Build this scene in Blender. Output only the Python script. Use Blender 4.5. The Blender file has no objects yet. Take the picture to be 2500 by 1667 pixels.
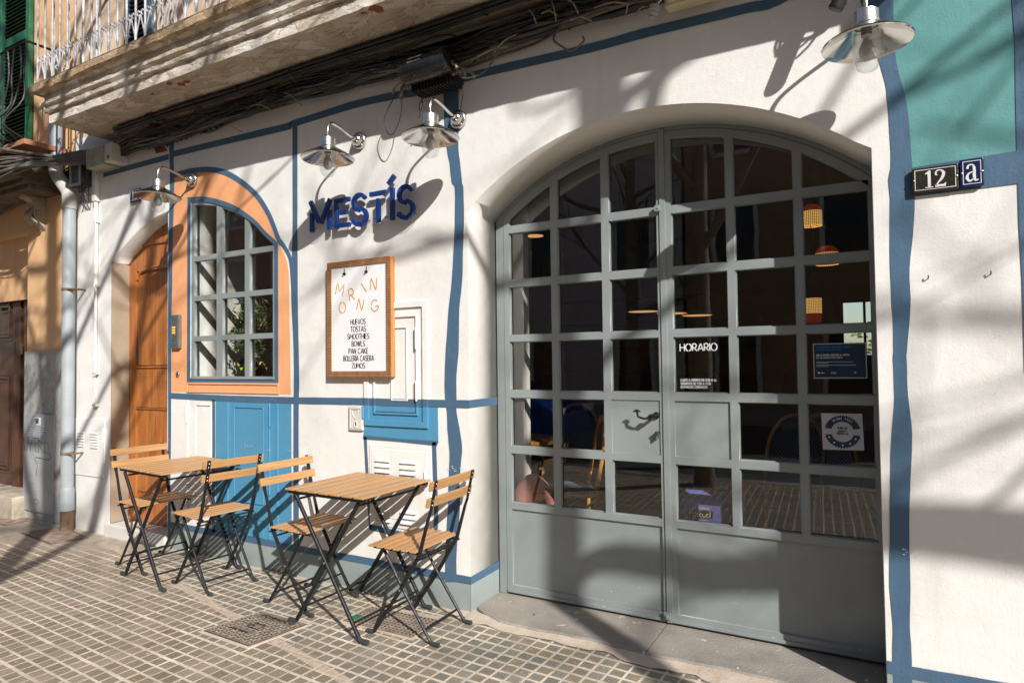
import bpy, bmesh, math, random
from mathutils import Vector, Matrix
R = math.radians
scene = bpy.context.scene
C = scene.collection

# ------------------------------------------------------------------ camera, sky, sun, exposure
def cam_axes(y, p, r):
    f = Vector((-math.sin(y)*math.cos(p), math.cos(y)*math.cos(p), math.sin(p)))
    rt = Vector((math.cos(y), math.sin(y), 0)); up = rt.cross(f)
    return rt*math.cos(r)+up*math.sin(r), -rt*math.sin(r)+up*math.cos(r), f
rt_, up_, fw_ = cam_axes(R(29.08), R(1.69), R(-0.72))
CAM = Vector((0, -2.935, 1.364))
cam = bpy.data.cameras.new('camera'); camo = bpy.data.objects.new('camera', cam); C.objects.link(camo)
M = Matrix((rt_, up_, -fw_)).transposed().to_4x4(); M.translation = CAM; camo.matrix_world = M
cam.sensor_fit = 'HORIZONTAL'; cam.sensor_width = 36; cam.lens = 36*1557/2500
cam.clip_start = .05; cam.clip_end = 500
scene.camera = camo

SUNV = Vector((1.37, -1.0, 1.05)).normalized()          # towards the sun
w = bpy.data.worlds.new('World'); scene.world = w; w.use_nodes = True
nt = w.node_tree; bg = nt.nodes['Background']
sk = nt.nodes.new('ShaderNodeTexSky'); sk.sky_type = 'NISHITA'; sk.sun_disc = False
sk.sun_elevation = math.asin(SUNV.z); sk.sun_rotation = math.atan2(SUNV.x, SUNV.y)
nt.links.new(sk.outputs[0], bg.inputs[0]); bg.inputs[1].default_value = .085
sl = bpy.data.lights.new('sun', 'SUN'); sl.energy = 4.35; sl.angle = R(.53); sl.color = (1, .968, .92)
so = bpy.data.objects.new('sun', sl); C.objects.link(so)
so.rotation_euler = (-SUNV).to_track_quat('-Z', 'Y').to_euler(); so.location = (6, -6, 8)
scene.view_settings.view_transform = 'Standard'; scene.view_settings.look = 'None'
scene.view_settings.exposure = .58; scene.view_settings.gamma = 1
scene.render.engine = 'CYCLES'
scene.cycles.max_bounces = 8; scene.cycles.transparent_max_bounces = 16; scene.cycles.glossy_bounces = 4
scene.cycles.caustics_reflective = False; scene.cycles.caustics_refractive = False
scene.cycles.use_denoising = True

# ------------------------------------------------------------------ photo pixel -> point on the vertical plane y = Y
def P(px, py, Y=0.):
    d = fw_ + rt_*(px-1250)/1557 - up_*(py-833.5)/1557
    q = CAM + d*((Y-CAM.y)/d.y)
    return (q.x, q.z)
def crop(ox, oy, s=700/2350):
    return lambda x, y: (ox+x*s, oy+y*s)

# ------------------------------------------------------------------ materials
def nodes_of(m):
    m.use_nodes = True; n = m.node_tree
    return n, n.nodes['Principled BSDF']
def mixc(n, fac, a, b, mode='MIX'):
    x = n.nodes.new('ShaderNodeMix'); x.data_type = 'RGBA'; x.blend_type = mode
    for s, v in ((0, fac), (6, a), (7, b)):
        if isinstance(v, bpy.types.NodeSocket): n.links.new(v, x.inputs[s])
        elif s == 0: x.inputs[0].default_value = v
        else: x.inputs[s].default_value = (*v[:3], 1)
    return x.outputs[2]
def mathn(n, op, a, b=0., c=None):
    x = n.nodes.new('ShaderNodeMath'); x.operation = op
    for i, v in enumerate((a, b, c)):
        if v is None: continue
        if isinstance(v, bpy.types.NodeSocket): n.links.new(v, x.inputs[i])
        else: x.inputs[i].default_value = v
    return x.outputs[0]
def noise(n, vec, scale, detail=4, rough=.55, dist=0):
    x = n.nodes.new('ShaderNodeTexNoise'); x.inputs['Scale'].default_value = scale
    x.inputs['Detail'].default_value = detail; x.inputs['Roughness'].default_value = rough
    x.inputs['Distortion'].default_value = dist
    n.links.new(vec, x.inputs['Vector']); return x.outputs[0]
def ramp(n, fac, lo, hi, a=0., b=1.):
    x = n.nodes.new('ShaderNodeMapRange'); x.inputs[1].default_value = lo; x.inputs[2].default_value = hi
    x.inputs[3].default_value = a; x.inputs[4].default_value = b; n.links.new(fac, x.inputs[0]); return x.outputs[0]
def geo(n, name='Position'):
    return n.nodes.new('ShaderNodeNewGeometry').outputs[name]
def objc(n, sc=None):
    v = n.nodes.new('ShaderNodeTexCoord').outputs['Object']
    if sc:
        m = n.nodes.new('ShaderNodeMapping'); m.inputs['Scale'].default_value = sc; n.links.new(v, m.inputs[0]); v = m.outputs[0]
    return v
def bump(n, bs, h, strength=.5, dist=.01, prev=None):
    x = n.nodes.new('ShaderNodeBump'); x.inputs['Strength'].default_value = strength; x.inputs['Distance'].default_value = dist
    n.links.new(h, x.inputs['Height'])
    if prev: n.links.new(prev, x.inputs['Normal'])
    n.links.new(x.outputs[0], bs.inputs['Normal']); return x.outputs[0]
def simple(name, col, rough=.5, metal=0., var=.08, vs=9., bmp=0., bsc=60., emit=0., spec=.5):
    m = bpy.data.materials.new(name); n, b = nodes_of(m)
    b.inputs['Roughness'].default_value = rough; b.inputs['Metallic'].default_value = metal
    b.inputs['Specular IOR Level'].default_value = spec
    v = objc(n)
    f = noise(n, v, vs, 5)
    dark = tuple(c*(1-var*2) for c in col)
    n.links.new(mixc(n, ramp(n, f, .3, .7), dark, col), b.inputs['Base Color'])
    r = ramp(n, noise(n, v, vs*3, 3), .3, .7, max(0, rough-.1), min(1, rough+.1)); n.links.new(r, b.inputs['Roughness'])
    if bmp: bump(n, b, noise(n, v, bsc, 4), bmp, .004)
    if emit:
        b.inputs['Emission Color'].default_value = (*col, 1); b.inputs['Emission Strength'].default_value = emit
    return m
def wallpaint(name, col, dirt=.25, rough=.75):
    # hand-rolled masonry paint: all colours share one world-space relief
    m = bpy.data.materials.new(name); n, b = nodes_of(m); v = geo(n)
    big = noise(n, v, 1.7, 4); mid = noise(n, v, 9, 5); 
    c = mixc(n, ramp(n, big, .35, .7, 0, dirt), col, tuple(x*y for x, y in zip(col, (.80, .77, .72))))
    st = n.nodes.new('ShaderNodeMapping'); st.inputs['Scale'].default_value = (7, 7, .6); n.links.new(v, st.inputs[0])
    streak = noise(n, st.outputs[0], 2.2, 4)
    c = mixc(n, ramp(n, streak, .58, .78, 0, dirt*.8), c, tuple(x*y for x, y in zip(col, (.72, .68, .62))))
    spk = noise(n, v, 75, 2); c = mixc(n, ramp(n, spk, .69, .74, 0, .5*dirt), c, (.25, .22, .2))
    sep = n.nodes.new('ShaderNodeSeparateXYZ'); n.links.new(v, sep.inputs[0])
    vo = n.nodes.new('ShaderNodeTexVoronoi'); vo.feature = 'DISTANCE_TO_EDGE'; vo.inputs['Scale'].default_value = 1.1
    wv = n.nodes.new('ShaderNodeVectorMath'); wv.operation = 'ADD'; nw = n.nodes.new('ShaderNodeTexNoise'); nw.inputs['Scale'].default_value = 6; nw.inputs['Detail'].default_value = 5; n.links.new(v, nw.inputs['Vector']); n.links.new(v, wv.inputs[0]); n.links.new(nw.outputs['Color'], wv.inputs[1]); n.links.new(wv.outputs[0], vo.inputs['Vector'])
    crk = mathn(n, 'MULTIPLY', ramp(n, vo.outputs['Distance'], 0, .0025, 1, 0), ramp(n, big, .52, .60)); c = mixc(n, mathn(n, 'MULTIPLY', crk, .45), c, (.30, .27, .24))
    fad = noise(n, v, 14, 6, .7); c = mixc(n, ramp(n, fad, .56, .80, 0, .30), c, tuple(min(1, x*1.35+.02) for x in col))
    low = ramp(n, mathn(n, 'ADD', sep.outputs[2], mathn(n, 'MULTIPLY', mid, .25)), .1, .3, .4, 0)
    c = mixc(n, low, c, tuple(x*y for x, y in zip(col, (.6, .56, .5))))
    n.links.new(c, b.inputs['Base Color'])
    b.inputs['Roughness'].default_value = rough; b.inputs['Specular IOR Level'].default_value = .35
    b1 = bump(n, b, noise(n, v, 2.4, 3), .30, .03)
    b2 = bump(n, b, mid, .22, .012, b1)
    b3 = bump(n, b, noise(n, v, 130, 4, .65), .38, .0028, b2)
    br = n.nodes.new('ShaderNodeMapping'); br.inputs['Scale'].default_value = (90, 90, 9); n.links.new(v, br.inputs[0]); bump(n, b, noise(n, br.outputs[0], 1, 4), .22, .002, b3)
    return m
def wood(name, col, dark, axis=1, rough=.5, per_island=.35, gscale=1.):
    m = bpy.data.materials.new(name); n, b = nodes_of(m)
    sc = [26*gscale]*3; sc[axis] = 1.6*gscale
    v = n.nodes.new('ShaderNodeTexCoord').outputs['Object']
    isl = geo(n, 'Random Per Island')
    add = n.nodes.new('ShaderNodeVectorMath'); add.operation = 'ADD'; n.links.new(v, add.inputs[0])
    cb = n.nodes.new('ShaderNodeCombineXYZ'); k = mathn(n, 'MULTIPLY', isl, 13.); 
    for i in range(3): n.links.new(k, cb.inputs[i])
    n.links.new(cb.outputs[0], add.inputs[1])
    mp = n.nodes.new('ShaderNodeMapping'); mp.inputs['Scale'].default_value = sc; n.links.new(add.outputs[0], mp.inputs[0])
    g = noise(n, mp.outputs[0], 2.2, 6, .65, .8)
    c = mixc(n, ramp(n, g, .32, .7), dark, col)
    fine = noise(n, mp.outputs[0], 9, 3)
    c = mixc(n, ramp(n, fine, .55, .75, 0, .35), c, tuple(x*.45 for x in dark))
    oi = n.nodes.new('ShaderNodeObjectInfo').outputs['Random']
    c = mixc(n, mathn(n, 'MULTIPLY', isl, per_island), c, tuple(x*y for x, y in zip(col, (.95, .74, .58))), 'MIX')
    c = mixc(n, mathn(n, 'MULTIPLY', oi, .2), c, tuple(x*.6 for x in col))
    n.links.new(c, b.inputs['Base Color']); b.inputs['Roughness'].default_value = rough
    bump(n, b, g, .25, .002)
    return m
def glassmat(name, ior=1.75, tint=(.93, .96, .95)):
    m = bpy.data.materials.new(name); m.use_nodes = True; n = m.node_tree
    n.nodes.remove(n.nodes['Principled BSDF']); out = n.nodes['Material Output']
    t = n.nodes.new('ShaderNodeBsdfTransparent'); t.inputs[0].default_value = (*tint, 1)
    g = n.nodes.new('ShaderNodeBsdfGlossy'); g.inputs['Roughness'].default_value = .0; g.inputs[0].default_value = (1, 1, 1, 1)
    gn = n.nodes.new('ShaderNodeNewGeometry'); dt = n.nodes.new('ShaderNodeVectorMath'); dt.operation = 'DOT_PRODUCT'
    n.links.new(gn.outputs['Normal'], dt.inputs[0]); n.links.new(gn.outputs['Incoming'], dt.inputs[1])
    f0 = ((ior-1)/(ior+1))**2; k_ = mathn(n, 'SUBTRACT', 1., mathn(n, 'ABSOLUTE', dt.outputs['Value']))
    fr = mathn(n, 'ADD', f0, mathn(n, 'MULTIPLY', mathn(n, 'POWER', k_, 5.), 1-f0))
    bp = n.nodes.new('ShaderNodeBump'); bp.inputs['Strength'].default_value = .05; bp.inputs['Distance'].default_value = .01
    n.links.new(noise(n, geo(n), 2.5, 2), bp.inputs['Height']); n.links.new(bp.outputs[0], g.inputs['Normal'])
    x = n.nodes.new('ShaderNodeMixShader'); n.links.new(fr, x.inputs[0]); n.links.new(t.outputs[0], x.inputs[1]); n.links.new(g.outputs[0], x.inputs[2])
    n.links.new(x.outputs[0], out.inputs[0]); return m

WHITE = (.765, .745, .715)
m_white = wallpaint('wall_white', WHITE)
m_navy = wallpaint('paint_navy', (.066, .128, .205), .2, .6)
m_orange = wallpaint('paint_orange', (.80, .37, .175), .15)
m_sky = wallpaint('paint_sky_blue', (.08, .27, .435), .12, .5)
m_teal = wallpaint('paint_teal', (.115, .305, .305), .25)
m_base = wallpaint('paint_base_grey', (.29, .335, .335), .3)
m_peach = wallpaint('neighbour_peach', (.76, .47, .25), .55)
m_inner = wallpaint('interior_white', (.72, .69, .64), .1)
m_upper = wallpaint('upper_beige', (.70, .52, .36), .5)
m_frame = simple('grey_green_steel', (.272, .300, .296), .38, 0, .10, 3, .12, 60)
m_black = simple('black_steel', (.013, .013, .014), .5, 0, .1, 20, .1, 200, spec=.3)
m_cable = simple('cable_black', (.022, .02, .018), .55, 0, .3, 12)
m_cable2 = simple('cable_grey', (.16, .14, .115), .6, 0, .3, 12)
m_chrome = simple('polished_steel', (.74, .72, .68), .20, 1., .10, 30)
m_shade = simple('galvanised_shade', (.70, .68, .64), .17, 1., .06, 5)
m_brush = simple('brushed_aluminium', (.68, .66, .62), .34, 1., .08, 60)
m_lampg = glassmat('lamp_glass', 2.1, (.94, .96, .96))
m_glass = glassmat('window_glass', 1.92, (.86, .87, .85))
m_bulb = simple('frosted_bulb', (.85, .85, .84), .3)
m_rubber = simple('dark_rubber', (.035, .037, .04), .7)
m_blue_sign = simple('cobalt_lacquer', (.010, .040, .20), .3, 0, .03, 3)
m_slat = wood('acacia_slats', (.58, .365, .18), (.29, .155, .065), 1, .5, .75)
m_slatx = wood('acacia_backrest', (.55, .32, .14), (.33, .175, .07), 1, .45, .3)
m_wooddoor = wood('old_orange_door', (.56, .215, .06), (.20, .06, .015), 2, .38, .35, .42)
m_darkdoor = wood('dark_brown_door', (.12, .055, .035), (.05, .022, .015), 2, .35, .1, .5)
m_grey = simple('metal_grey_pipe', (.36, .41, .44), .5, 0, .12, 6, .1, 40)
m_white_pl = simple('white_plaster_box', (.66, .63, .58), .6, 0, .08, 6, .1, 40)
m_rust = simple('rusty_iron', (.24, .15, .09), .85, 0, .3, 14, .3, 60)
m_stonecarve = simple('carved_stone', (.52, .44, .34), .85, 0, .25, 9, .5, 40)
m_navyen = simple('navy_enamel', (.012, .018, .075), .22, 0, .1, 30)
m_blken = simple('black_brown_enamel', (.035, .03, .022), .25, 0, .2, 30)
m_wen = simple('white_enamel', (.78, .78, .76), .3)
m_paper = simple('white_paper', (.80, .79, .80), .55, 0, .02)
m_ink = simple('black_ink', (.015, .015, .015), .6)
m_gold = simple('ochre_print', (.62, .33, .06), .5)

# ------------------------------------------------------------------ mesh building
class MB:
    def __init__(s): s.v = []; s.f = []; s.m = []; s.mi = 0
    def add(s, vs, fs):
        b = len(s.v); s.v += [tuple(x) for x in vs]
        for f in fs: s.f.append([b+i for i in f]); s.m.append(s.mi)
    def box(s, x0, x1, y0, y1, z0, z1, mtx=None):
        vs = [Vector((x, y, z)) for x in (x0, x1) for y in (y0, y1) for z in (z0, z1)]
        if mtx: vs = [mtx @ q for q in vs]
        s.add(vs, [(0, 1, 3, 2), (4, 6, 7, 5), (0, 4, 5, 1), (2, 3, 7, 6), (0, 2, 6, 4), (1, 5, 7, 3)])
    def bbox(s, x0, x1, y0, y1, z0, z1, b=.003, mtx=None):
        # box with chamfered edges
        bm = bmesh.new(); bmesh.ops.create_cube(bm, size=1)
        for q in bm.verts: q.co = Vector(((x0+x1)/2+q.co.x*(x1-x0), (y0+y1)/2+q.co.y*(y1-y0), (z0+z1)/2+q.co.z*(z1-z0)))
        b = min(b, (x1-x0)*.3, (y1-y0)*.3, (z1-z0)*.3)
        bmesh.ops.bevel(bm, geom=bm.edges[:], offset=b, segments=2, affect='EDGES', profile=.6)
        s.frombm(bm, mtx)
    def frombm(s, bm, mtx=None):
        bm.verts.ensure_lookup_table(); bm.verts.index_update()
        s.add([(mtx @ q.co) if mtx else q.co.copy() for q in bm.verts], [[q.index for q in f.verts] for f in bm.faces]); bm.free()
    def tube(s, pts, r, n=8, caps=True, closed=False):
        pts = [Vector(p) for p in pts]; k = len(pts)
        rs = r if isinstance(r, (list, tuple)) else [r]*k
        t0 = (pts[1]-pts[0]).normalized(); a = t0.orthogonal().normalized(); rings = []
        for i in range(k):
            if closed: t = (pts[(i+1) % k]-pts[i-1]).normalized()
            else: t = (pts[min(i+1, k-1)]-pts[max(i-1, 0)]).normalized()
            a = (a-t*a.dot(t)); a = a.normalized() if a.length > 1e-6 else t.orthogonal().normalized(); bb = t.cross(a)
            rings.append([pts[i]+(a*math.cos(j*2*math.pi/n)+bb*math.sin(j*2*math.pi/n))*rs[i] for j in range(n)])
        vs = [q for g in rings for q in g]; fs = []
        for i in range(k if closed else k-1):
            i2 = (i+1) % k
            for j in range(n): fs.append((i*n+j, i*n+(j+1) % n, i2*n+(j+1) % n, i2*n+j))
        if caps and not closed: fs += [tuple(range(n))[::-1], tuple((k-1)*n+j for j in range(n))]
        s.add(vs, fs)
    def bar(s, p, q, w, h, up=(0, 0, 1)):
        p = Vector(p); q = Vector(q); t = (q-p).normalized(); u = Vector(up); u = (u-t*u.dot(t)).normalized(); sd = t.cross(u)
        vs = [e+sd*a*w/2+u*b*h/2 for e in (p, q) for a, b in ((-1, -1), (1, -1), (1, 1), (-1, 1))]
        s.add(vs, [(0, 1, 2, 3), (7, 6, 5, 4), (0, 4, 5, 1), (1, 5, 6, 2), (2, 6, 7, 3), (3, 7, 4, 0)])
    def lathe(s, prof, n=28, mtx=None, caps=False):
        vs = []; fs = []; k = len(prof)
        for j in range(n):
            a = j*2*math.pi/n
            for r, z in prof: 
                q = Vector((r*math.cos(a), r*math.sin(a), z)); vs.append(mtx @ q if mtx else q)
        for j in range(n):
            for i in range(k-1): fs.append((j*k+i, ((j+1) % n)*k+i, ((j+1) % n)*k+i+1, j*k+i+1))
        s.add(vs, fs)
    def prism(s, poly, y0, y1, plane='xz'):
        # closed polygon in (x,z), extruded between y0 and y1 ('yz': along x, 'xy': along z)
        k = len(poly)
        def q(p, t): return (p[0], t, p[1]) if plane == 'xz' else ((t, p[0], p[1]) if plane == 'yz' else (p[0], p[1], t))
        s.add([q(p, y0) for p in poly]+[q(p, y1) for p in poly], [tuple(range(k)), tuple(range(2*k-1, k-1, -1))]+[(i, i+k, (i+1) % k+k, (i+1) % k) for i in range(k)])
    def build(s, name, mat, parent=None, smooth=None, bevel=0, origin=None):
        me = bpy.data.meshes.new(name)
        vs = s.v
        if origin: o = Vector(origin); vs = [Vector(q)-o for q in vs]
        me.from_pydata([tuple(q) for q in vs], [], s.f); me.validate()
        mats = mat if isinstance(mat, (list, tuple)) else [mat]
        for q in mats: me.materials.append(q)
        if len(mats) > 1:
            for p, i in zip(me.polygons, s.m): p.material_index = i
        bm = bmesh.new(); bm.from_mesh(me); bmesh.ops.recalc_face_normals(bm, faces=bm.faces[:]); bm.to_mesh(me); bm.free()
        ob = bpy.data.objects.new(name, me); C.objects.link(ob)
        if origin: ob.location = origin
        if parent: ob.parent = parent
        if smooth is not None:
            me.polygons.foreach_set('use_smooth', [True]*len(me.polygons)); me.set_sharp_from_angle(angle=R(smooth))
        if bevel:
            mo = ob.modifiers.new('bevel', 'BEVEL'); mo.width = bevel; mo.segments = 2; mo.limit_method = 'ANGLE'; mo.angle_limit = R(40)
        return ob
def tag(o, label=None, cat=None, group=None, kind=None):
    if label: o['label'] = label
    if cat: o['category'] = cat
    if group: o['group'] = group
    if kind: o['kind'] = kind
    return o
def empty(name, loc=(0, 0, 0), rz=0, parent=None):
    o = bpy.data.objects.new(name, None); C.objects.link(o); o.location = loc; o.rotation_euler = (0, 0, rz)
    o.empty_display_size = .1
    if parent: o.parent = parent
    return o
def children(o): return [c for c in bpy.data.objects if c.parent == o]
def copy_tree(o, parent=None):
    c = o.copy(); C.objects.link(c); c.parent = parent
    for ch in children(o): copy_tree(ch, c)
    return c
def outline(loops, depth, name, mat, parent, y=0., bevel=0., smooth=None):
    """flat shape from closed loops in (x, z) - inner loops are holes - front face at y, thickness depth going back (+y)"""
    cu = bpy.data.curves.new(name, 'CURVE'); cu.dimensions = '2D'; cu.fill_mode = 'BOTH'
    for lp in loops:
        sp = cu.splines.new('POLY'); sp.points.add(len(lp)-1); sp.use_cyclic_u = True
        for i, q in enumerate(lp): sp.points[i].co = (q[0], q[1], 0, 1)
    cu.extrude = depth/2
    tmp = bpy.data.objects.new('t', cu); C.objects.link(tmp)
    dg = bpy.context.evaluated_depsgraph_get(); me = bpy.data.meshes.new_from_object(tmp.evaluated_get(dg)); me.name = name
    bpy.data.objects.remove(tmp); bpy.data.curves.remove(cu)
    for q in me.vertices: x, z, h = q.co; q.co = (x, y+depth/2-h, z)
    bm = bmesh.new(); bm.from_mesh(me); bmesh.ops.remove_doubles(bm, verts=bm.verts[:], dist=1e-5); bmesh.ops.recalc_face_normals(bm, faces=bm.faces[:]); bm.to_mesh(me); bm.free()
    me.materials.clear(); me.materials.append(mat)
    ob = bpy.data.objects.new(name, me); C.objects.link(ob)
    if parent: ob.parent = parent
    return ob
def ribbon_loop(pts, wid):
    """outline of a band along pts (x,z) with width(s)"""
    ws = wid if isinstance(wid, (list, tuple)) else [wid]*len(pts); L = []; Rr = []
    for i, p in enumerate(pts):
        a = Vector(pts[max(i-1, 0)]); b = Vector(pts[min(i+1, len(pts)-1)]); t = (b-a).normalized(); nrm = Vector((-t.y, t.x))
        L.append(tuple(Vector(p)+nrm*ws[i]/2)); Rr.append(tuple(Vector(p)-nrm*ws[i]/2))
    return L+Rr[::-1]
def smoothpts(pts, n=4):
    """Catmull-Rom through any-dimension points"""
    out = []; k = len(pts); V = [Vector(p) for p in pts]
    for i in range(k-1):
        p0, p1, p2, p3 = V[max(i-1, 0)], V[i], V[i+1], V[min(i+2, k-1)]
        for j in range(n):
            t = j/n; out.append(tuple(.5*((2*p1)+(p2-p0)*t+(2*p0-5*p1+4*p2-p3)*t*t+(3*p1-p0-3*p2+p3)*t**3)))
    out.append(tuple(V[-1])); return out

# stroke alphabet on a unit-high cell: each letter (width, [polylines]); 'a' arcs are sampled
def arc(cx, cz, rx, rz, a0, a1, n=10):
    return [(cx+rx*math.cos(R(a0+(a1-a0)*i/n)), cz+rz*math.sin(R(a0+(a1-a0)*i/n))) for i in range(n+1)]
def O_(g=8): return [arc(.4, .5, .4, .5, 90+g, 270-g, 14), arc(.4, .5, .4, .5, -90+g, 90-g, 14)]
FONT = {
 'A': (.72, [[(0, 0), (.34, 1)], [(.40, 1), (.72, 0)], [(.2, .3), (.5, .3)]]),
 'B': (.56, [[(0, 0), (0, 1)], [(.08, 1)]+arc(.28, .75, .24, .25, 90, -90)+[(.08, .5)], [(.08, .5)]+arc(.3, .25, .26, .25, 90, -90)+[(.08, 0)]]),
 'C': (.74, [arc(.42, .5, .42, .5, 50, 172), arc(.42, .5, .42, .5, 188, 310)]),
 'D': (.68, [[(0, 0), (0, 1)], [(.1, 1)]+arc(.2, .5, .46, .5, 90, -90)+[(.1, 0)]]),
 'E': (.5, [[(0, 0), (0, 1)], [(.07, 1), (.5, 1)], [(.07, .5), (.44, .5)], [(.07, 0), (.5, 0)]]),
 'F': (.5, [[(0, 0), (0, 1)], [(.07, 1), (.5, 1)], [(.07, .5), (.44, .5)]]),
 'G': (.8, [arc(.42, .5, .42, .5, 50, 172), arc(.42, .5, .42, .5, 188, 352), [(.5, .45), (.84, .45)]]),
 'H': (.62, [[(0, 0), (0, 1)], [(.62, 0), (.62, 1)], [(.08, .5), (.54, .5)]]),
 'I': (.02, [[(.01, 0), (.01, 1)]]),
 'J': (.4, [[(.4, 1), (.4, .2)]+arc(.2, .2, .2, .2, 0, -180)]),
 'K': (.58, [[(0, 0), (0, 1)], [(.56, 1), (.08, .5)], [(.16, .56), (.58, 0)]]),
 'L': (.46, [[(0, 0), (0, 1)], [(.07, 0), (.46, 0)]]),
 'M': (.82, [[(0, 0), (0, .8)], [(.03, 1), (.41, .3), (.79, 1)], [(.82, .8), (.82, 0)]]),
 'N': (.64, [[(0, 0), (0, .86)], [(.03, 1), (.61, 0)], [(.64, .14), (.64, 1)]]),
 'O': (.8, O_()), 'Q': (.8, O_()+[[(.5, .25), (.8, 0)]]),
 'P': (.54, [[(0, 0), (0, 1)], [(.08, 1)]+arc(.27, .72, .26, .28, 90, -90)+[(.08, .44)]]),
 'R': (.58, [[(0, 0), (0, 1)], [(.08, 1)]+arc(.27, .72, .26, .28, 90, -90)+[(.08, .44)], [(.26, .4), (.58, 0)]]),
 'S': (.56, [arc(.28, .75, .26, .25, 30, 268), arc(.28, .25, .27, .25, 88, -150)]),
 'T': (.6, [[(0, 1), (.6, 1)], [(.3, .92), (.3, 0)]]),
 'U': (.62, [[(0, 1), (0, .3)]+arc(.31, .3, .31, .3, 180, 265, 6), arc(.31, .3, .31, .3, 275, 360, 6)+[(.62, 1)]]),
 'V': (.66, [[(0, 1), (.32, 0)], [(.36, 0), (.66, 1)]]),
 'W': (.96, [[(0, 1), (.25, 0)], [(.27, 0), (.48, 1)], [(.5, 1), (.70, 0)], [(.72, 0), (.96, 1)]]),
 'X': (.6, [[(0, 0), (.6, 1)], [(0, 1), (.6, 0)]]), 'Y': (.6, [[(0, 1), (.3, .5), (.6, 1)], [(.3, .5), (.3, 0)]]),
 'Z': (.56, [[(0, 1), (.56, 1), (0, 0), (.56, 0)]]), ' ': (.3, []),
 '0': (.56, [arc(.28, .5, .28, .5, 90, 450, 20)]), '1': (.3, [[(0, .75), (.2, 1), (.2, 0)]]),
 '2': (.52, [arc(.26, .74, .25, .26, 165, -25)+[(0, 0), (.52, 0)]]),
 '3': (.52, [arc(.25, .75, .23, .25, 160, -90)+arc(.25, .25, .26, .25, 90, -160)]),
 '4': (.56, [[(.42, 0), (.42, 1), (0, .3), (.56, .3)]]), '6': (.54, [[(.36, 1), (.06, .42)]+arc(.27, .28, .26, .28, 165, 525, 16)]),
 '7': (.5, [[(0, 1), (.5, 1), (.15, 0)]]), '8': (.52, [arc(.26, .75, .22, .25, 90, 450, 16), arc(.26, .25, .26, .25, 90, 450, 16)]),
 '9': (.54, [[(.18, 0), (.48, .58)]+arc(.27, .72, .26, .28, -15, 345, 16)]), '5': (.52, [[(.46, 1), (.08, 1), (.04, .56)]+arc(.24, .32, .26, .32, 110, -150)]),
 ':': (.02, [[(.01, .15), (.01, .25)], [(.01, .6), (.01, .7)]]), '-': (.3, [[(0, .45), (.3, .45)]]), '.': (.02, [[(.01, 0), (.01, .1)]]), '%': (.6, [[(0, 0), (.6, 1)]]),
 "'": (.02, [[(.01, .8), (.01, 1)]]),
}
ACC = {'Í': 'I', 'Á': 'A'}
def text_width(t, h, sp=.2): return sum((FONT[ACC.get(c, c)][0]+sp)*h for c in t)-sp*h
def text_mb(mb, t, x, z, h, w, y, d=.0015, sp=.2, center=False, rot=0., squash=1., slant=0.):
    """stroke lettering: x,z baseline start, letter height h, stroke w, front at y, thickness d"""
    if center: x -= text_width(t, h, sp)*squash/2
    cx = x
    for c in t:
        g = ACC.get(c, c); wd, st = FONT[g]; st = list(st)
        if c in ACC: st.append([(wd/2+.02, 1.12), (wd/2+.16, 1.3)])
        for pl in st:
            pts = []
            for q in pl:
                a, b = q[0]*h*squash+q[1]*h*slant, q[1]*h
                if rot: a, b = a*math.cos(rot)-b*math.sin(rot), a*math.sin(rot)+b*math.cos(rot)
                pts.append((cx+a, z+b))
            lp = ribbon_loop(pts, w); k = len(pts)
            vs = [(p[0], y, p[1]) for p in lp]+[(p[0], y+d, p[1]) for p in lp]; m_ = len(lp); fs = []
            for i in range(k-1): fs += [(i, i+1, m_-2-i, m_-1-i), (m_+i, 2*m_-1-i, 2*m_-2-i, m_+i+1)]
            for i in range(m_): fs.append((i, m_+i, m_+(i+1) % m_, (i+1) % m_))
            mb.add(vs, fs)
        cx += (wd+sp)*h*squash
    return cx
# ------------------------------------------------------------------ the cafe building: wall with its openings
cafe = tag(empty('cafe_building', (-2.2, 0, 0)), 'white rendered cafe ground floor with blue painted lines, orange arched window and grey glazed doors', 'building')
def kid(o, parent=None):
    o.parent = parent or cafe; o.matrix_parent_inverse = (parent or cafe).matrix_basis.inverted() if (parent or cafe).type == 'EMPTY' else Matrix.Identity(4); return o
ACX, ACZ, AR = -.934, 1.084, 1.471                                 # arch over the glazed doors
def archz(x, r=AR, cz=ACZ): return cz+math.sqrt(max(0, r*r-(x-ACX)**2))
def wob(v, a): return v+random.uniform(-a, a)
random.seed(3)
big = [(-1.905+.0, -.05), (-1.905, 2.18)]+[(x, archz(x)) for x in [-1.905+1.942*i/36 for i in range(1, 36)]]+[(.037, 2.2), (.037, -.05)]
wd = [(-5.352, -.05), (-5.352, 2.2), (-5.28, 2.255), (-5.203, 2.30), (-5.08, 2.37), (-4.956, 2.433), (-4.84, 2.478), (-4.734, 2.505), (-4.6, 2.527), (-4.6, -.05)]
outer = [(-5.93, -.05)]+wd+big+[(12, -.05), (12, 3.3), (-5.93, 3.3)]
WARC = smoothpts([(-4.325, 2.557), (-4.2, 2.545), (-4.04, 2.507), (-3.83, 2.428), (-3.645, 2.318), (-3.53, 2.222), (-3.435, 2.15)], 4)
win = [(-4.325, 1.255)]+WARC+[(-3.435, 1.255)]
wall = kid(outline([outer, win], .298, 'wall', m_white, None, 0))
upper = MB(); upper.box(-5.93, 12, 0.004, .29, 3.3, 6.4); kid(upper.build('upper_wall', m_upper))

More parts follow.
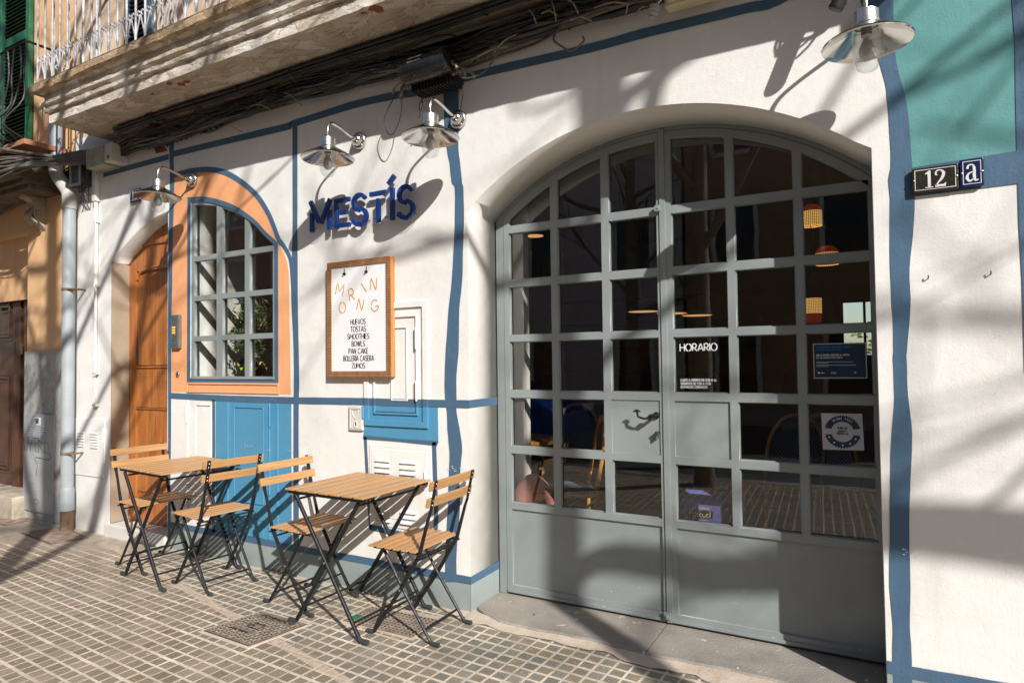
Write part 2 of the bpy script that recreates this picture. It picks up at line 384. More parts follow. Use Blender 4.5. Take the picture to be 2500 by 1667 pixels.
def sheet(name, loops, mat, y, d=.0009): return kid(outline(loops, d, name, mat, None, y))
def hw(pts, amp=.004, n=5):
    """hand-painted wobble along an edge"""
    s = smoothpts(pts, n); return [(a+random.uniform(-amp, amp)*.5, b+random.uniform(-amp, amp)*.5) for a, b in s]
L1 = -.0012; L2 = -.0022
c0, c6_, c60, c6b, c05, c08 = crop(600, 0), crop(600, 400), crop(600, 800), crop(600, 1200), crop(0, 400), crop(0, 800)
# colour fields
orange_arc = [(-4.545, 2.765), (-4.276, 2.765), (-4.08, 2.738), (-3.885, 2.668), (-3.65, 2.515), (-3.51, 2.355), (-3.425, 2.19), (-3.385, 2.14), (-3.335, 2.07), (-3.303, 1.97), (-3.296, 1.787), (-3.292, 1.5), (-3.285, 1.17)]
oring = smoothpts(orange_arc, 4)
sheet('orange_surround', [[(-4.572, 1.16)]+[(-4.572, 2.765)]+oring+[(-3.285, 1.16)], [(-4.345, 1.236)]+[(a-.012*(i == 0), b+.018) for i, (a, b) in enumerate(WARC)]+[(-3.415, 1.236)]], m_orange, L1)
sheet('sky_blue_field', [hw([(-4.04, 1.106), (-3.28, 1.106)], 0)+[(-3.28, .18), (-4.04, .18)]], m_sky, L1)
sheet('sky_blue_field', [[(-2.652, 1.108), (-2.114, 1.108), (-2.112, .905), (-2.665, .915)]], m_sky, L1)
tealp = [(.168, 3.3), (.166, 2.75), (.168, 2.55), (.175, 2.33), (.182, 2.12)]
c48 = crop(1800, 0)
def F4(y, x, s='a'): return P(x, y)
V4 = [(0, 2100, 2180.5), (38, 2112, 2181), (60, 2120, 2181), (110, 2132, 2184), (158, 2148.5, 2190), (208.5, 2162, 2202), (247, 2166, 2212.6), (298, 2171, 2219.4), (372, 2175, 2224.5), (411, 2174.5, 2227.5), (438.7, 2169.4, 2229), (483, 2173, 2233.4), (578.7, 2173, 2229), (653, 2173.9, 2220.6), (727.7, 2176.8, 2223), (787, 2180.7, 2220), (855.8, 2181.9, 2214), (874.5, 2180.7, 2213.5), (966.8, 2184, 2217), (1038, 2179.8, 2226), (1098, 2174.8, 2226), (1172, 2173.9, 2223), (1241, 2172.4, 2220.6), (1334, 2171.8, 2220.6), (1432, 2171.8, 2223), (1521.7, 2179.8, 2221.5), (1596, 2179, 2226), (1667, 2181, 2227.5), (1780, 2184, 2232)]
V3 = [(180, 1081, 1119), (220, 1082.6, 1119.8), (313, 1085.6, 1119.8), (366, 1091.5, 1119.8), (400, 1098, 1124), (447, 1103.4, 1128.8), (459.6, 1110.9, 1131.7), (534, 1110.9, 1133.2), (578.7, 1109.5, 1131.7), (638, 1106.4, 1130.3), (686, 1103.4, 1128.8), (751.5, 1096, 1122), (817, 1091.5, 1120.7), (859.6, 1088.6, 1119.8), (919, 1086, 1114.8), (972.8, 1087, 1114.8), (1008.5, 1091.5, 1115.4), (1047, 1093, 1122.8), (1092, 1096.9, 1128.8), (1121.7, 1098, 1126.7), (1181, 1095, 1122), (1232, 1094.5, 1123.7), (1274.5, 1091.5, 1121), (1349, 1088.5, 1115), (1399.6, 1087, 1115), (1420, 1087, 1115)]
V2 = [(300, 714.7, 726.6), (467, 714.7, 726.6), (560, 714.7, 726.6), (650, 712, 727), (730, 711.7, 727.5), (850, 717, 729.5), (940, 717.7, 731), (1000, 716.8, 729.6), (1180, 716.8, 729.6), (1340, 717, 730)]
V1 = [(335, 413, 425), (400, 414.5, 424.5), (460, 415, 426), (580, 412, 422.4), (700, 411.2, 420.6), (817, 410.5, 418.5), (1040, 411, 418), (1180, 410.5, 416.5), (1320, 410.5, 416.5)]
def vstripe(rows):
    a = [P(l, y) for y, l, r in rows]; b = [P(r, y) for y, l, r in rows]
    if a[0][1] < a[-1][1]: pass
    return [hw(a, .0015, 3)+hw(b[::-1], .0015, 3)]
# teal field: left edge follows the stripe, bottom edge slopes a little
t_l = [P(r-6, y) for y, l, r in V4[:10]]
sheet('teal_field', [[(t_l[0][0], 3.3)]+t_l+[P(2482, 369.4), P(2479, 238), P(2477.7, 119), P(2470, 0), (P(2470, 0)[0], 3.3)]], m_teal, L1)
sheet('grey_base', [[(-4.595, -.04), (-4.595, .175), (-1.906, .175), (-1.906, -.04)]], m_base, L1)
sheet('grey_base', [[(.038, -.04), (.038, .14), (12, .16), (12, -.04)]], m_base, L1)
# navy bands
sheet('navy_stripe', vstripe(V1), m_navy, L2); sheet('navy_stripe', vstripe(V2), m_navy, L2)
sheet('navy_stripe', vstripe(V3), m_navy, L2); v4 = vstripe(V4)[0]; sheet('navy_stripe', [v4], m_navy, L2)
def band(name, pts, w, y=L2, amp=.0015):
    s = smoothpts(pts, 4); return sheet(name, [ribbon_loop(s, [w+random.uniform(-amp, amp) for _ in s])], m_navy, y)
L3 = -.0032
top1 = [P(*crop(0, 0)(x, y)) for x, y in ((850, 1433), (1385, 1287))]
band('navy_stripe', top1, .042, L3)
top2 = [P(*crop(0, 0)(x, y)) for x, y in ((1405, 1268), (1900, 1148), (2350, 1042))]+[P(*c0(x, y)) for x, y in ((380, 1020), (640, 938), (900, 858), (1200, 790), (1390, 760))]+[P(*crop(1200, 0)(x, y)) for x, y in ((-390, 690), (0, 585), (800, 400), (1230, 282), (1700, 168), (2100, 70), (2350, 5))]+[(0, 3.0), (.08, 3.0)]
band('navy_stripe', top2, .046, L3)
h2 = [(-4.59, 1.133), (-4.3, 1.128), (-3.9, 1.123), (-3.3, 1.122), (-2.9, 1.125), (-2.66, 1.127), (-2.3, 1.126), (-2.05, 1.128), (-1.906, 1.128)]
band('navy_stripe', h2, .043, L3)
band('navy_stripe', [(-4.59, .176), (-3.9, .178), (-3.3, .174), (-2.7, .178), (-2.2, .175), (-1.906, .176)], .042, L3)
band('navy_stripe', [(.038, .143), (.14, .138), (.3, .142), (.6, .145), (1.2, .147), (2.2, .15)], .048, L3)
band('navy_stripe', [(-4.06, 1.11), (-4.058, .8), (-4.06, .5), (-4.057, .18)], .032, L3)
hs = [P(2218, 446), P(2233, 449), P(2300, 439), P(2400, 424), P(2490, 409), P(2560, 398)]
sheet('navy_stripe', [[P(2210, 415), P(2227.5, 411), P(2482, 369.4), P(2479, 238), P(2477.7, 119), P(2470, 0), (P(2470, 0)[0], 3.3), (.62, 3.3), (.62, 2.1), (.56, 2.08), P(2485, 449), P(2233.4, 480.4), P(2210, 480)]], m_navy, L3)
sheet('navy_stripe', [[P(2485, 449), P(2488, 549), P(2495.6, 683), P(2498, 772), (.50, 1.30), (.56, 1.0), (.60, 1.0), (.58, 1.6), (.56, 2.08)]], m_navy, L3)
lb = [P(*c60(x, y)) for x, y in ((965, 880), (1100, 893), (1300, 910), (1578, 928))]; lb2 = [P(*c60(x, y)) for x, y in ((1570, 966), (1530, 962), (1250, 932), (1020, 915), (965, 912))]
sheet('navy_stripe', [lb+lb2], m_navy, L3)
band('navy_stripe', [(-2.649, .915), (-2.636, .7), (-2.622, .5), (-2.612, .375)], .022, L3)
band('navy_stripe', [(-2.141, .91), (-2.135, .7), (-2.131, .5), (-2.14, .37)], .028, L3)
band('navy_stripe', [(-2.62, .383), (-2.5, .375), (-2.36, .366), (-2.13, .362)], .034, L3)
oc = smoothpts([(-4.56, 2.786), (-4.42, 2.789), (-4.276, 2.786), (-4.075, 2.758), (-3.875, 2.688), (-3.633, 2.53), (-3.49, 2.365), (-3.40, 2.195), (-3.365, 2.155)], 4)
sheet('navy_stripe', [ribbon_loop(oc, .038)], m_navy, L3)
sheet('navy_stripe', [ribbon_loop(smoothpts([(-3.372, 2.165), (-3.335, 2.125), (-3.29, 2.06), (-3.272, 1.98), (-3.262, 1.85)], 4), [.03]*16+[.012])], m_navy, L3-.0007)
wo = [(-4.345, 1.236)]+[(a-.012*(i == 0), b+.018) for i, (a, b) in enumerate(WARC)]+[(-3.415, 1.236)]
sheet('navy_stripe', [[(-4.362, 1.222)]+[(-4.362, 2.598)]+[(a+.004, b+.036) for a, b in WARC[1:]]+[(-3.4, 2.16), (-3.4, 1.222)], [(-4.3252, 1.2548)]+[(a, b+.0003) for a, b in WARC]+[(-3.4348, 1.2548)]], m_navy, L3)
# the bands turn into the left reveal of the big arch
for za, zb2 in ((1.107, 1.15), (.155, .197)): j = MB(); j.box(-1.9052, -1.9022, -.004, .297, za, zb2); kid(j.build('reveal_stripe', m_navy))
j = MB(); j.box(-1.9052, -1.9028, -.003, .297, -.04, .154); kid(j.build('reveal_base', m_base))
# ragged black stain under the cables
random.seed(8)
def ragged(x0, x1, zt, zb, n=120, amp=.02):
    pts = [(x1, zt), (x0, zt)]
    for i in range(n+1):
        x = x0+(x1-x0)*i/n; pts.append((x, (zb(x) if callable(zb) else zb)+random.uniform(-amp, amp)*random.random()))
    return pts
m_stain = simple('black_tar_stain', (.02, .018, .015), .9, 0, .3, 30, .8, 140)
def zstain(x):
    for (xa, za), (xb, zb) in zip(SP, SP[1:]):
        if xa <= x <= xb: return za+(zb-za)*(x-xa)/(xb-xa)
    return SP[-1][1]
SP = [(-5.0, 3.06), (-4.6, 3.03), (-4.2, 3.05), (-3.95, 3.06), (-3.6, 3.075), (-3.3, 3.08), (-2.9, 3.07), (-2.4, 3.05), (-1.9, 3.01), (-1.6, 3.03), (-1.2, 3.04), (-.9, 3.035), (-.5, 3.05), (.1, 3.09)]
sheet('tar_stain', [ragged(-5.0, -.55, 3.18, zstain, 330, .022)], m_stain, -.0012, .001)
m_scr = simple('scratch_white', (.7, .68, .64), .8)
random.seed(12); sc_ = MB()
for cx, cz, n, a in ((-3.72, .80, 7, .03), (-3.5, .79, 3, .01), (-3.3, .79, 6, .02), (-2.0, .77, 16, .035), (.13, .60, 8, .02), (-4.58, .8, 3, .01)):
    for _ in range(n):
        x = cx+random.gauss(0, a); z = cz+random.gauss(0, .008); sc_.add([(x, -.0086, z), (x+random.uniform(.004, .02), -.0086, z-random.uniform(0, .004)), (x+random.uniform(.003, .012), -.0086, z+random.uniform(.001, .004))], [(0, 1, 2)])
kid(sc_.build('paint_scratches', m_scr))

# ------------------------------------------------------------------ utility cabinets set in the wall
def frame_ring(mb, x0, x1, z0, z1, w, y0, y1):
    mb.box(x0, x0+w, y0, y1, z0, z1); mb.box(x1-w, x1, y0, y1, z0, z1); mb.box(x0+w, x1-w, y0, y1, z1-w, z1); mb.box(x0+w, x1-w, y0, y1, z0, z0+w)
def ring(x0, x1, z0, z1, w, name, mat, y, d, par=None):
    o = outline([[(x0, z0), (x0, z1), (x1, z1), (x1, z0)], [(x0+w, z0+w), (x0+w, z1-w), (x1-w, z1-w), (x1-w, z0+w)]], d, name, mat, None, y); return kid(o, par)
def split_ring(x0, x1, z0, z1, w, y, d, cuts, name):
    """frame whose colour changes at given heights: cuts = [(ztop, mat), ...] from bottom"""
    zb = z0
    for zt, mt in cuts:
        lo, hi = zb, min(zt, z1)
        if hi > lo+.001:
            top_ = lo <= z0+1e-4 or hi >= z1-1e-4
            mb = MB(); mb.bbox(x0, x0+w, y, y+d, lo, hi, .002)
            if not top_: kid(mb.build(name, mt)); mb = MB()
            mb.bbox(x1-w, x1, y, y+d, lo, hi, .002)
            if lo <= z0+1e-4: mb.bbox(x0+w, x1-w, y, y+d, z0, z0+w, .002)
            if hi >= z1-1e-4: mb.bbox(x0+w, x1-w, y, y+d, z1-w, z1, .002)
            kid(mb.build(name, mt))
        zb = zt
def hinge(x, z0, z1, mat, y=-.012):
    mb = MB(); mb.tube([(x, y, z0), (x, y, z1)], .0065, 8); mb.tube([(x, y, z0-.007), (x, y, z0)], .005, 8); kid(mb.build('hinge', mat, smooth=40))
cutsA = [(1.106, m_sky), (1.149, m_navy), (3, m_white)]
split_ring(-2.652, -2.178, .985, 1.712, .035, -.012, .012, cutsA, 'cabinet_frame')
split_ring(-2.58, -2.25, 1.055, 1.635, .012, -.010, .012, cutsA, 'cabinet_door_edge')
g = MB(); g.box(-2.568, -2.262, -.0072, -.0052, 1.067, 1.071); kid(g.build('cabinet_gap', m_black))
split_ring(-2.445, -2.325, 1.137, 1.566, .006, -.0085, .007, [(3, m_white)], 'cabinet_panel')
hinge(-2.253, 1.44, 1.56, m_white, -.016); hinge(-2.253, 1.145, 1.255, m_white, -.016); hinge(-2.655, 1.03, 1.1, m_sky, -.016)
# louvred white cabinet door
o = MB(); o.bbox(-2.598, -2.188, -.008, 0, .45, .85, .002); kid(o.build('louvred_door', m_white)); o = MB(); o.bbox(-2.615, -2.165, -.0055, 0, .40, .872, .002); kid(o.build('louvred_door_surround', m_white))
for x0, x1, zs in ((-2.561, -2.45, (.79, .757, .725, .50, .47, .44)), (-2.374, -2.262, (.79, .757, .725, .505, .475, .443))):
    for z in zs: lv = MB(); lv.add([(x0, -.008, z+.008), (x1, -.008, z+.008), (x1, -.021, z-.010), (x0, -.021, z-.010), (x0, -.009, z-.012), (x1, -.009, z-.012)], [(0, 1, 2, 3), (3, 2, 5, 4), (0, 3, 4), (1, 5, 2)]); kid(lv.build('louvre', m_white))
hinge(-2.2, .70, .74, m_white, -.010)
# double cabinet below the window
cutsC = [(1.105, m_sky), (1.144, m_navy), (3, m_orange)]
split_ring(-4.362, -3.392, 1.16, 1.232, .012, -.009, .007, [(3, m_orange)], 'cabinet_frame')
for xa, xb in ((-3.912, -3.900), (-3.49, -3.478), (-3.415, -3.40)): mb = MB(); mb.bbox(xa, xb, -.0085, 0, .2, 1.1, .002); kid(mb.build('cabinet_frame', m_sky))
mb = MB(); mb.bbox(-4.362, -4.35, -.0085, 0, .2, 1.1, .002); kid(mb.build('cabinet_frame', m_white))
split_ring(-3.84, -3.54, .42, 1.07, .007, -.0075, .006, [(3, m_sky)], 'cabinet_panel'); split_ring(-3.84, -3.54, .2, .32, .005, -.0065, .005, [(3, m_sky)], 'cabinet_panel')
split_ring(-4.265, -4.082, .42, 1.075, .007, -.0075, .006, [(3, m_white)], 'cabinet_panel')
hinge(-3.472, .948, 1.09, m_sky, -.012); hinge(-4.348, .945, 1.06, m_white, -.012); hinge(-3.472, .50, .62, m_sky, -.012)
# white meter door near the drainpipe
o = MB(); o.bbox(-5.905, -5.428, -.008, 0, .452, .925, .002); kid(o.build('meter_door', m_white))
for x0, x1 in ((-5.813, -5.722), (-5.618, -5.522)):
    for i in range(6): z = .81-i*.0225; lv = MB(); lv.add([(x0, -.008, z+.006), (x1, -.008, z+.006), (x1, -.019, z-.008), (x0, -.019, z-.008), (x0, -.009, z-.010), (x1, -.009, z-.010)], [(0, 1, 2, 3), (3, 2, 5, 4), (0, 3, 4), (1, 5, 2)]); kid(lv.build('louvre', m_white))
hinge(-5.432, .74, .86, m_white, -.012); hinge(-5.432, .49, .57, m_white, -.012)

# ------------------------------------------------------------------ small arched window
def holes_loop(x0, x1, z0, z1, top=None):
    if top is None: return [(x0, z0), (x0, z1), (x1, z1), (x1, z0)]
    n = 8; return [(x0, z0)]+[(x0+(x1-x0)*i/n, top(x0+(x1-x0)*i/n)) for i in range(n+1)]+[(x1, z0)]
WG = [(-4.30, 2.53), (-4.2, 2.522), (-4.041, 2.495), (-3.974, 2.473), (-3.85, 2.424), (-3.74, 2.371), (-3.69, 2.344), (-3.57, 2.262), (-3.457, 2.172)]
def wg(x):
    for a, b in zip(WG, WG[1:]):
        if a[0] <= x <= b[0]: return a[1]+(b[1]-a[1])*(x-a[0])/(b[0]-a[0])
    return WG[-1][1]
wcols = [(-4.293, -4.038), (-3.978, -3.738), (-3.692, -3.458)]; wrows = [(1.276, 1.532), (1.568, 1.826), (1.862, 2.117), (2.153, None)]
cells = [holes_loop(a, b, z0, z1, wg if z1 is None else None) for a, b in wcols for z0, z1 in wrows]
window = kid(outline([[(-4.3245, 1.256)]+[(a, b-.0005) for a, b in WARC]+[(-3.436, 1.256)]]+cells, .045, 'window', m_frame, None, .004))
o = MB(); o.bbox(-4.324, -3.437, -.010, .004, 1.2565, 1.270, .003); kid(o.build('sill', m_frame), window)
o = MB()
for a, b in wcols:
    for z0, z1 in wrows: 
        zt = z1 if z1 else 0
        lp = holes_loop(a, b, z0, z1, wg if z1 is None else None)
        o.add([(q[0], .03, q[1]) for q in lp], [tuple(range(len(lp)))])
kid(o.build('pane', m_glass), window)

# ------------------------------------------------------------------ big glazed double door
DZ = .012
def az(x, r): return archz(x, r, ACZ+DZ)
def arch_loop(x0, x1, z0, r, n=30): return [(x0, z0)]+[(x0+(x1-x0)*i/n, az(x0+(x1-x0)*i/n, r)) for i in range(n+1)]+[(x1, z0)]
dframe = kid(outline([[(-1.9, .02)]+[(-1.9+2.0*i/36, az(max(-1.9, min(.03, -1.9+2.0*i/36)), AR+.012)) for i in range(37)]+[(.1, .02), (.063, .02)]+arch_loop(-1.851, .06, .02, AR-.03)[::-1][1:-1]+[(-1.851, .02)]], .06, 'door_frame', m_frame, None, .302, ))
RL = AR-.034; RG = AR-.07
rows = [(.545, .828), (.868, 1.148), (1.188, 1.472), (1.508, 1.79), (1.83, 2.106), (2.146, None)]
def gl(x): return az(x, RG)
leafs = []
for nm, x0, x1, cols, solid in (('door_leaf', -1.848, -.922, [(-1.814, -1.543), (-1.503, -1.239), (-1.197, -.935)], 2), ('door_leaf', -.908, .058, [(-.86, -.588), (-.551, -.282), (-.247, .024)], 0)):
    hl = []; panes = []
    for ci, (a, b) in enumerate(cols):
        for ri, (z0, z1) in enumerate(rows):
            lp = holes_loop(a, b, z0, z1, gl if z1 is None else None)
            hl.append(lp)
            if not (ci == solid and ri == 1): panes.append(lp)
    pb = (cols[0][0]+.0, cols[-1][1]-.0, .075, .508); hl.append(holes_loop(*pb))
    leaf = kid(outline([arch_loop(x0, x1, .028, RL)]+hl, .045, nm, m_frame, None, .30)); leafs.append(leaf)
    pn = MB(); pn.box(pb[0]-.005, pb[1]+.005, .313, .33, pb[2]-.01, pb[3]+.01); kid(pn.build('kick_panel', m_frame), leaf)
    a, b = cols[solid]; pn = MB(); pn.box(a-.005, b+.005, .306 if solid == 2 else .309, .33, .86, 1.155); kid(pn.build('solid_panel', m_frame), leaf)
    # bead strips round the kick panel and along the foot
    rr = MB(); rr.bbox(x0+.004, x1-.004, .292, .30, .034, .05, .002); kid(rr.build('weather_bar', m_frame), leaf)
    for lp in panes:
        o = MB(); o.add([(q[0], .325, q[1]) for q in lp], [tuple(range(len(lp)))]); kid(o.build('pane', m_glass), leaf)
    bd = MB()
    for lp in panes+[holes_loop(*pb)]:
        pts = [Vector(q) for q in lp]; k = len(pts); cx = sum((q for q in pts), Vector((0, 0)))/k
        for i in range(k):
            p, q = pts[i], pts[(i+1) % k]
            if (q-p).length < 1e-4: continue
            bd.bar((p.x, .3165, p.y), (q.x, .3165, q.y), .010, .010, (0, 1, 0))
    kid(bd.build('glazing_bead', m_frame), leaf)
as_ = MB(); as_.bbox(-.919, -.888, .294, .2995, .03, 2.545, .003); kid(as_.build('astragal', m_frame), leafs[1])
as_ = MB(); as_.bbox(-.938, -.908, .272, .2885, 2.118, 2.15, .003); as_.lathe([(0, .004), (.006, .003), (.006, 0)], 10, Matrix.Translation((-.918, .272, 2.134)) @ Matrix.Rotation(R(90), 4, 'X')); kid(as_.build('latch', m_frame), leafs[0])
as_ = MB(); as_.bbox(-.93, -.895, .275, .2885, .05, .085, .003); as_.lathe([(0, .01), (.007, .008), (.009, 0)], 12, Matrix.Translation((-.912, .275, .067)) @ Matrix.Rotation(R(90), 4, 'X')); kid(as_.build('foot_bolt', m_frame), leafs[0])
random.seed(19); wr = MB()
for _ in range(46):
    x = random.choice((random.uniform(-1.8, -.95), random.uniform(-.85, .0))); z = abs(random.gauss(0, .09))+.04; s = random.uniform(.002, .007)
    yq = .3005 if z < .073 else .3125
    wr.add([(x, yq-.0012, z), (x+s*random.uniform(.8, 2.5), yq-.0012, z+random.uniform(-.001, .001)), (x+s, yq-.0012, z+s*.7)], [(0, 1, 2)])
tag(kid(wr.build('paint_chips', m_scr), leafs[0]), kind='stuff')
# curly black lever handle and lock cylinder
h = MB()
rx = lambda x, y, z, a='X': Matrix.Translation((x, y, z)) @ Matrix.Rotation(R(90), 4, 'X')
h.lathe([(0, .012), (.012, .012), (.017, .006), (.018, 0)], 18, rx(-.955, .30, 1.072))
h.tube([(-.955, .30, 1.072), (-.955, .25, 1.072)], [.008, .009], 10)
hp = smoothpts([(-.955, .248, 1.072), (-.968, .248, 1.074), (-.98, .248, 1.064), (-1.0, .248, 1.058), (-1.02, .248, 1.062), (-1.034, .248, 1.068), (-1.038, .248, 1.080), (-1.039, .246, 1.091)], 5)
h.tube(hp, [.011, .013, .009, .012, .006, .012, .007, .011, .005, .009, .005]+[.0055]*(len(hp)-11), 10)
h.tube(smoothpts([(-1.062, .246, 1.090), (-1.048, .246, 1.097), (-1.032, .246, 1.097), (-1.018, .246, 1.091)], 4), [.001, .002, .004, .005, .006, .007, .007, .007, .006, .005, .004, .002, .001], 8)
h.tube([(-.976+.008*math.cos(t/3), .248, 1.062+.008*math.sin(t/3)) for t in range(19)], .0045, 8)
kid(h.build('handle', m_black, smooth=50), leafs[0])
h = MB(); h.lathe([(0, .026), (.0085, .026), (.0085, 0)], 14, rx(-.948, .30, .985)); h.bbox(-.9525, -.9435, .276, .30, .955, .985, .002); kid(h.build('lock_cylinder', m_chrome, smooth=40), leafs[0])
# lettering on the glass
t = MB(); text_mb(t, 'HORARIO', -.832, 1.40, .036, .0050, .3235, .001, .16); m_vinyl = simple('white_vinyl', (.8, .8, .8), .5); kid(t.build('opening_hours_heading', m_vinyl), leafs[1]); t = MB()
for i, s in enumerate(('LUNES A VIERNES DE 8:30 A 16', 'SÁBADOS DE 9:30 A 17:30', 'DOMINGOS CERRADOS')): text_mb(t, s, -.832, 1.2475-i*.0178, .0115, .0026, .3235, .001, .17, squash=.86)
kid(t.build('opening_hours', m_vinyl), leafs[1])

# ------------------------------------------------------------------ old wooden door on the left
wdoor = MB()
wx0, wx1, wy = -5.352, -4.5, .145
wdoor.box(wx0, wx1, wy+.012, wy+.05, .1, 2.6)
wdr = kid(wdoor.build('wooden_door', m_wooddoor, bevel=.002))
o = MB()
for a, b in ((wx0, -5.24), (-4.70, wx1)): o.bbox(a, b, wy-.006, wy+.012, .1, 2.35, .003)
for z0, z1 in ((2.13, 2.35), (1.02, 1.33), (.1, .30)): o.bbox(-5.24, -4.70, wy-.006, wy+.012, z0, z1, .003)
kid(o.build('door_rail', m_wooddoor), wdr)
o = MB()
for z0, z1 in ((1.36, 2.1), (.34, 1.0)):
    for i in range(4): o.bbox(-5.225+i*.131, -5.225+(i+1)*.131-.003, wy, wy+.012, z0, z1, .003)
kid(o.build('door_panel', m_wooddoor), wdr)
o = MB(); o.tube([(-5.24, wy-.004, 1.345), (-4.7, wy-.004, 1.345)], .008, 6); o.tube([(-5.24, wy-.004, 1.01), (-4.7, wy-.004, 1.01)], .006, 6)
ar = smoothpts([(-5.24, wy-.004, 2.06), (-5.19, wy-.004, 2.12), (-5.05, wy-.004, 2.15), (-4.85, wy-.004, 2.15), (-4.7, wy-.004, 2.13)], 5); o.tube(ar, .011, 6)
kid(o.build('door_moulding', m_wooddoor), wdr)
o = MB(); o.bbox(-5.352, -4.5, wy-.02, wy+.015, 2.33, 2.47, .01); kid(o.build('door_lintel', m_wooddoor), wdr)
o = MB(); o.bbox(-5.40, -4.598, -.02, .30, -.02, .095, .012); kid(o.build('door_step', m_white_pl))
o = MB(); o.bbox(-5.351, -5.337, .0, .14, .1, 2.2, .003); kid(o.build('corner_strip', simple('worn_strip', (.36, .28, .2), .8)))
# ------------------------------------------------------------------ balcony over the cafe
def peel(name, a, b, c3, sc=4.):
    m = bpy.data.materials.new(name); n, bs = nodes_of(m); v = geo(n)
    mp = n.nodes.new('ShaderNodeMapping'); mp.inputs['Scale'].default_value = (1, 2, 2.4); n.links.new(v, mp.inputs[0])
    f = noise(n, mp.outputs[0], sc, 7, .62, .6); f2 = noise(n, mp.outputs[0], sc*2.7, 6, .6, .3)
    f3 = noise(n, v, 2.2, 5, .6, .5)
    c = mixc(n, ramp(n, f, .47, .56), a, b); c = mixc(n, ramp(n, f2, .6, .66), c, c3); c = mixc(n, ramp(n, f3, .40, .66, 0, .55), c, (.30, .22, .15))
    c = mixc(n, ramp(n, noise(n, v, 60, 3), .62, .7, 0, .6), c, (.12, .09, .06))
    n.links.new(c, bs.inputs['Base Color']); bs.inputs['Roughness'].default_value = .9
    h = mixc(n, ramp(n, f, .50, .53), (0, 0, 0), (1, 1, 1)); b1 = bump(n, bs, h, .7, .012); bump(n, bs, f2, .6, .02, b1)
    return m
m_peel = peel('peeling_plaster', (.62, .55, .46), (.50, .415, .32), (.76, .71, .64), 5)
m_lip = peel('weathered_stone_lip', (.52, .37, .22), (.34, .23, .13), (.60, .48, .33), 6)
m_mould = peel('weathered_moulding', (.74, .68, .60), (.55, .46, .36), (.84, .80, .74), 5)
balc = MB()
BX0, BX1 = -5.365, .62
# soffit slab and stepped mouldings: profile in (y, z), mitred round the left end
prof = [(0, 3.2), (-.45, 3.2), (-.452, 3.276), (-.474, 3.280), (-.478, 3.303), (-.464, 3.308), (-.468, 3.322), (-.488, 3.332), (-.490, 3.352), (-.470, 3.358), (-.472, 3.412), (-.50, 3.424)]
lip = [(-.522, 3.424), (-.53, 3.430), (-.533, 3.470), (-.52, 3.484), (0, 3.488)]
def mitre(mb, pr, mats, x0, x1, nx=90, rough=.003):
    random.seed(5)
    cols = []
    # left return (back to wall) then front run
    for i in range(5):
        t = i/4; cols.append(('r', t))
    for i in range(nx+1): cols.append(('f', i/nx))
    vs = []
    for kind, t in cols:
        for (y, z) in pr:
            out = -y
            if kind == 'r': vs.append((x0-(out-.45)*1.6-random.uniform(0, rough), -out*t-.0*(1-t), z+random.uniform(-rough, rough)*.5))
            else: vs.append((x0-(out-.45)*1.6+(x1-x0+(out-.45)*1.6)*t, y+random.uniform(-rough, rough), z+random.uniform(-rough, rough)))
    k = len(pr); fs = []
    for i in range(len(cols)-1):
        for j_ in range(k-1): fs.append((i*k+j_, (i+1)*k+j_, (i+1)*k+j_+1, i*k+j_+1))
    mb.add(vs, fs)
balc_e = MB(); balc_e.box(BX0, BX1, -.449, 0, 3.2, 3.24)
mitre(balc, prof[1:], None, BX0, BX1); balcony = kid(balc.build('balcony', m_mould))
kid(balc_e.build('soffit', m_peel), balcony)
l_ = MB(); mitre(l_, [(-.50, 3.42)]+lip, None, BX0, BX1, 60, .004); kid(l_.build('balcony_lip', m_lip), balcony)
i_ = MB(); i_.box(BX0+.012, BX1, -.449, 0, 3.24, 3.42); kid(i_.build('balcony_core', m_lip), balcony)
e_ = MB(); e_.box(BX1, BX1+.02, -.50, 0, 3.2, 3.47); kid(e_.build('balcony_end', m_mould), balcony)
# rusty patches and orange primer on the soffit
random.seed(4); rp = MB(); m_primer = simple('orange_red_lead', (.33, .085, .025), .7, 0, .25, 30, .3)
for px, py, r in ((414, 204, .03), (442, 206, .035), (455, 200, .03), (372, 230, .02), (921, 22, .05), (888, 32, .025), (372, 280, .07), (395, 292, .05), (380, 305, .06), (370, 290, .05)):
    d = fw_ + rt_*(px-1250)/1557 - up_*(py-833.5)/1557; q = CAM+d*((3.2-CAM.z)/d.z)
    if q.y > -.02: q.y = -.02
    pts = [(q.x+r*random.uniform(.6, 1.2)*math.cos(a*.7), min(-.001, q.y+r*.7*random.uniform(.6, 1.2)*math.sin(a*.7)), 3.1985) for a in range(9)]
    rp = MB(); rp.add(pts, [tuple(range(9))]); kid(rp.build('primer_patch', m_primer), balcony)
w_ = MB(); w_.add([(-4.80, -.0032, 3.19), (-4.66, -.0032, 3.19), (-4.62, -.0032, 3.1), (-4.66, -.0032, 3.04), (-4.6, -.0032, 2.985), (-4.75, -.0032, 2.99), (-4.78, -.0032, 3.05)], [tuple(range(7))]); kid(w_.build('primer_patch', m_primer))

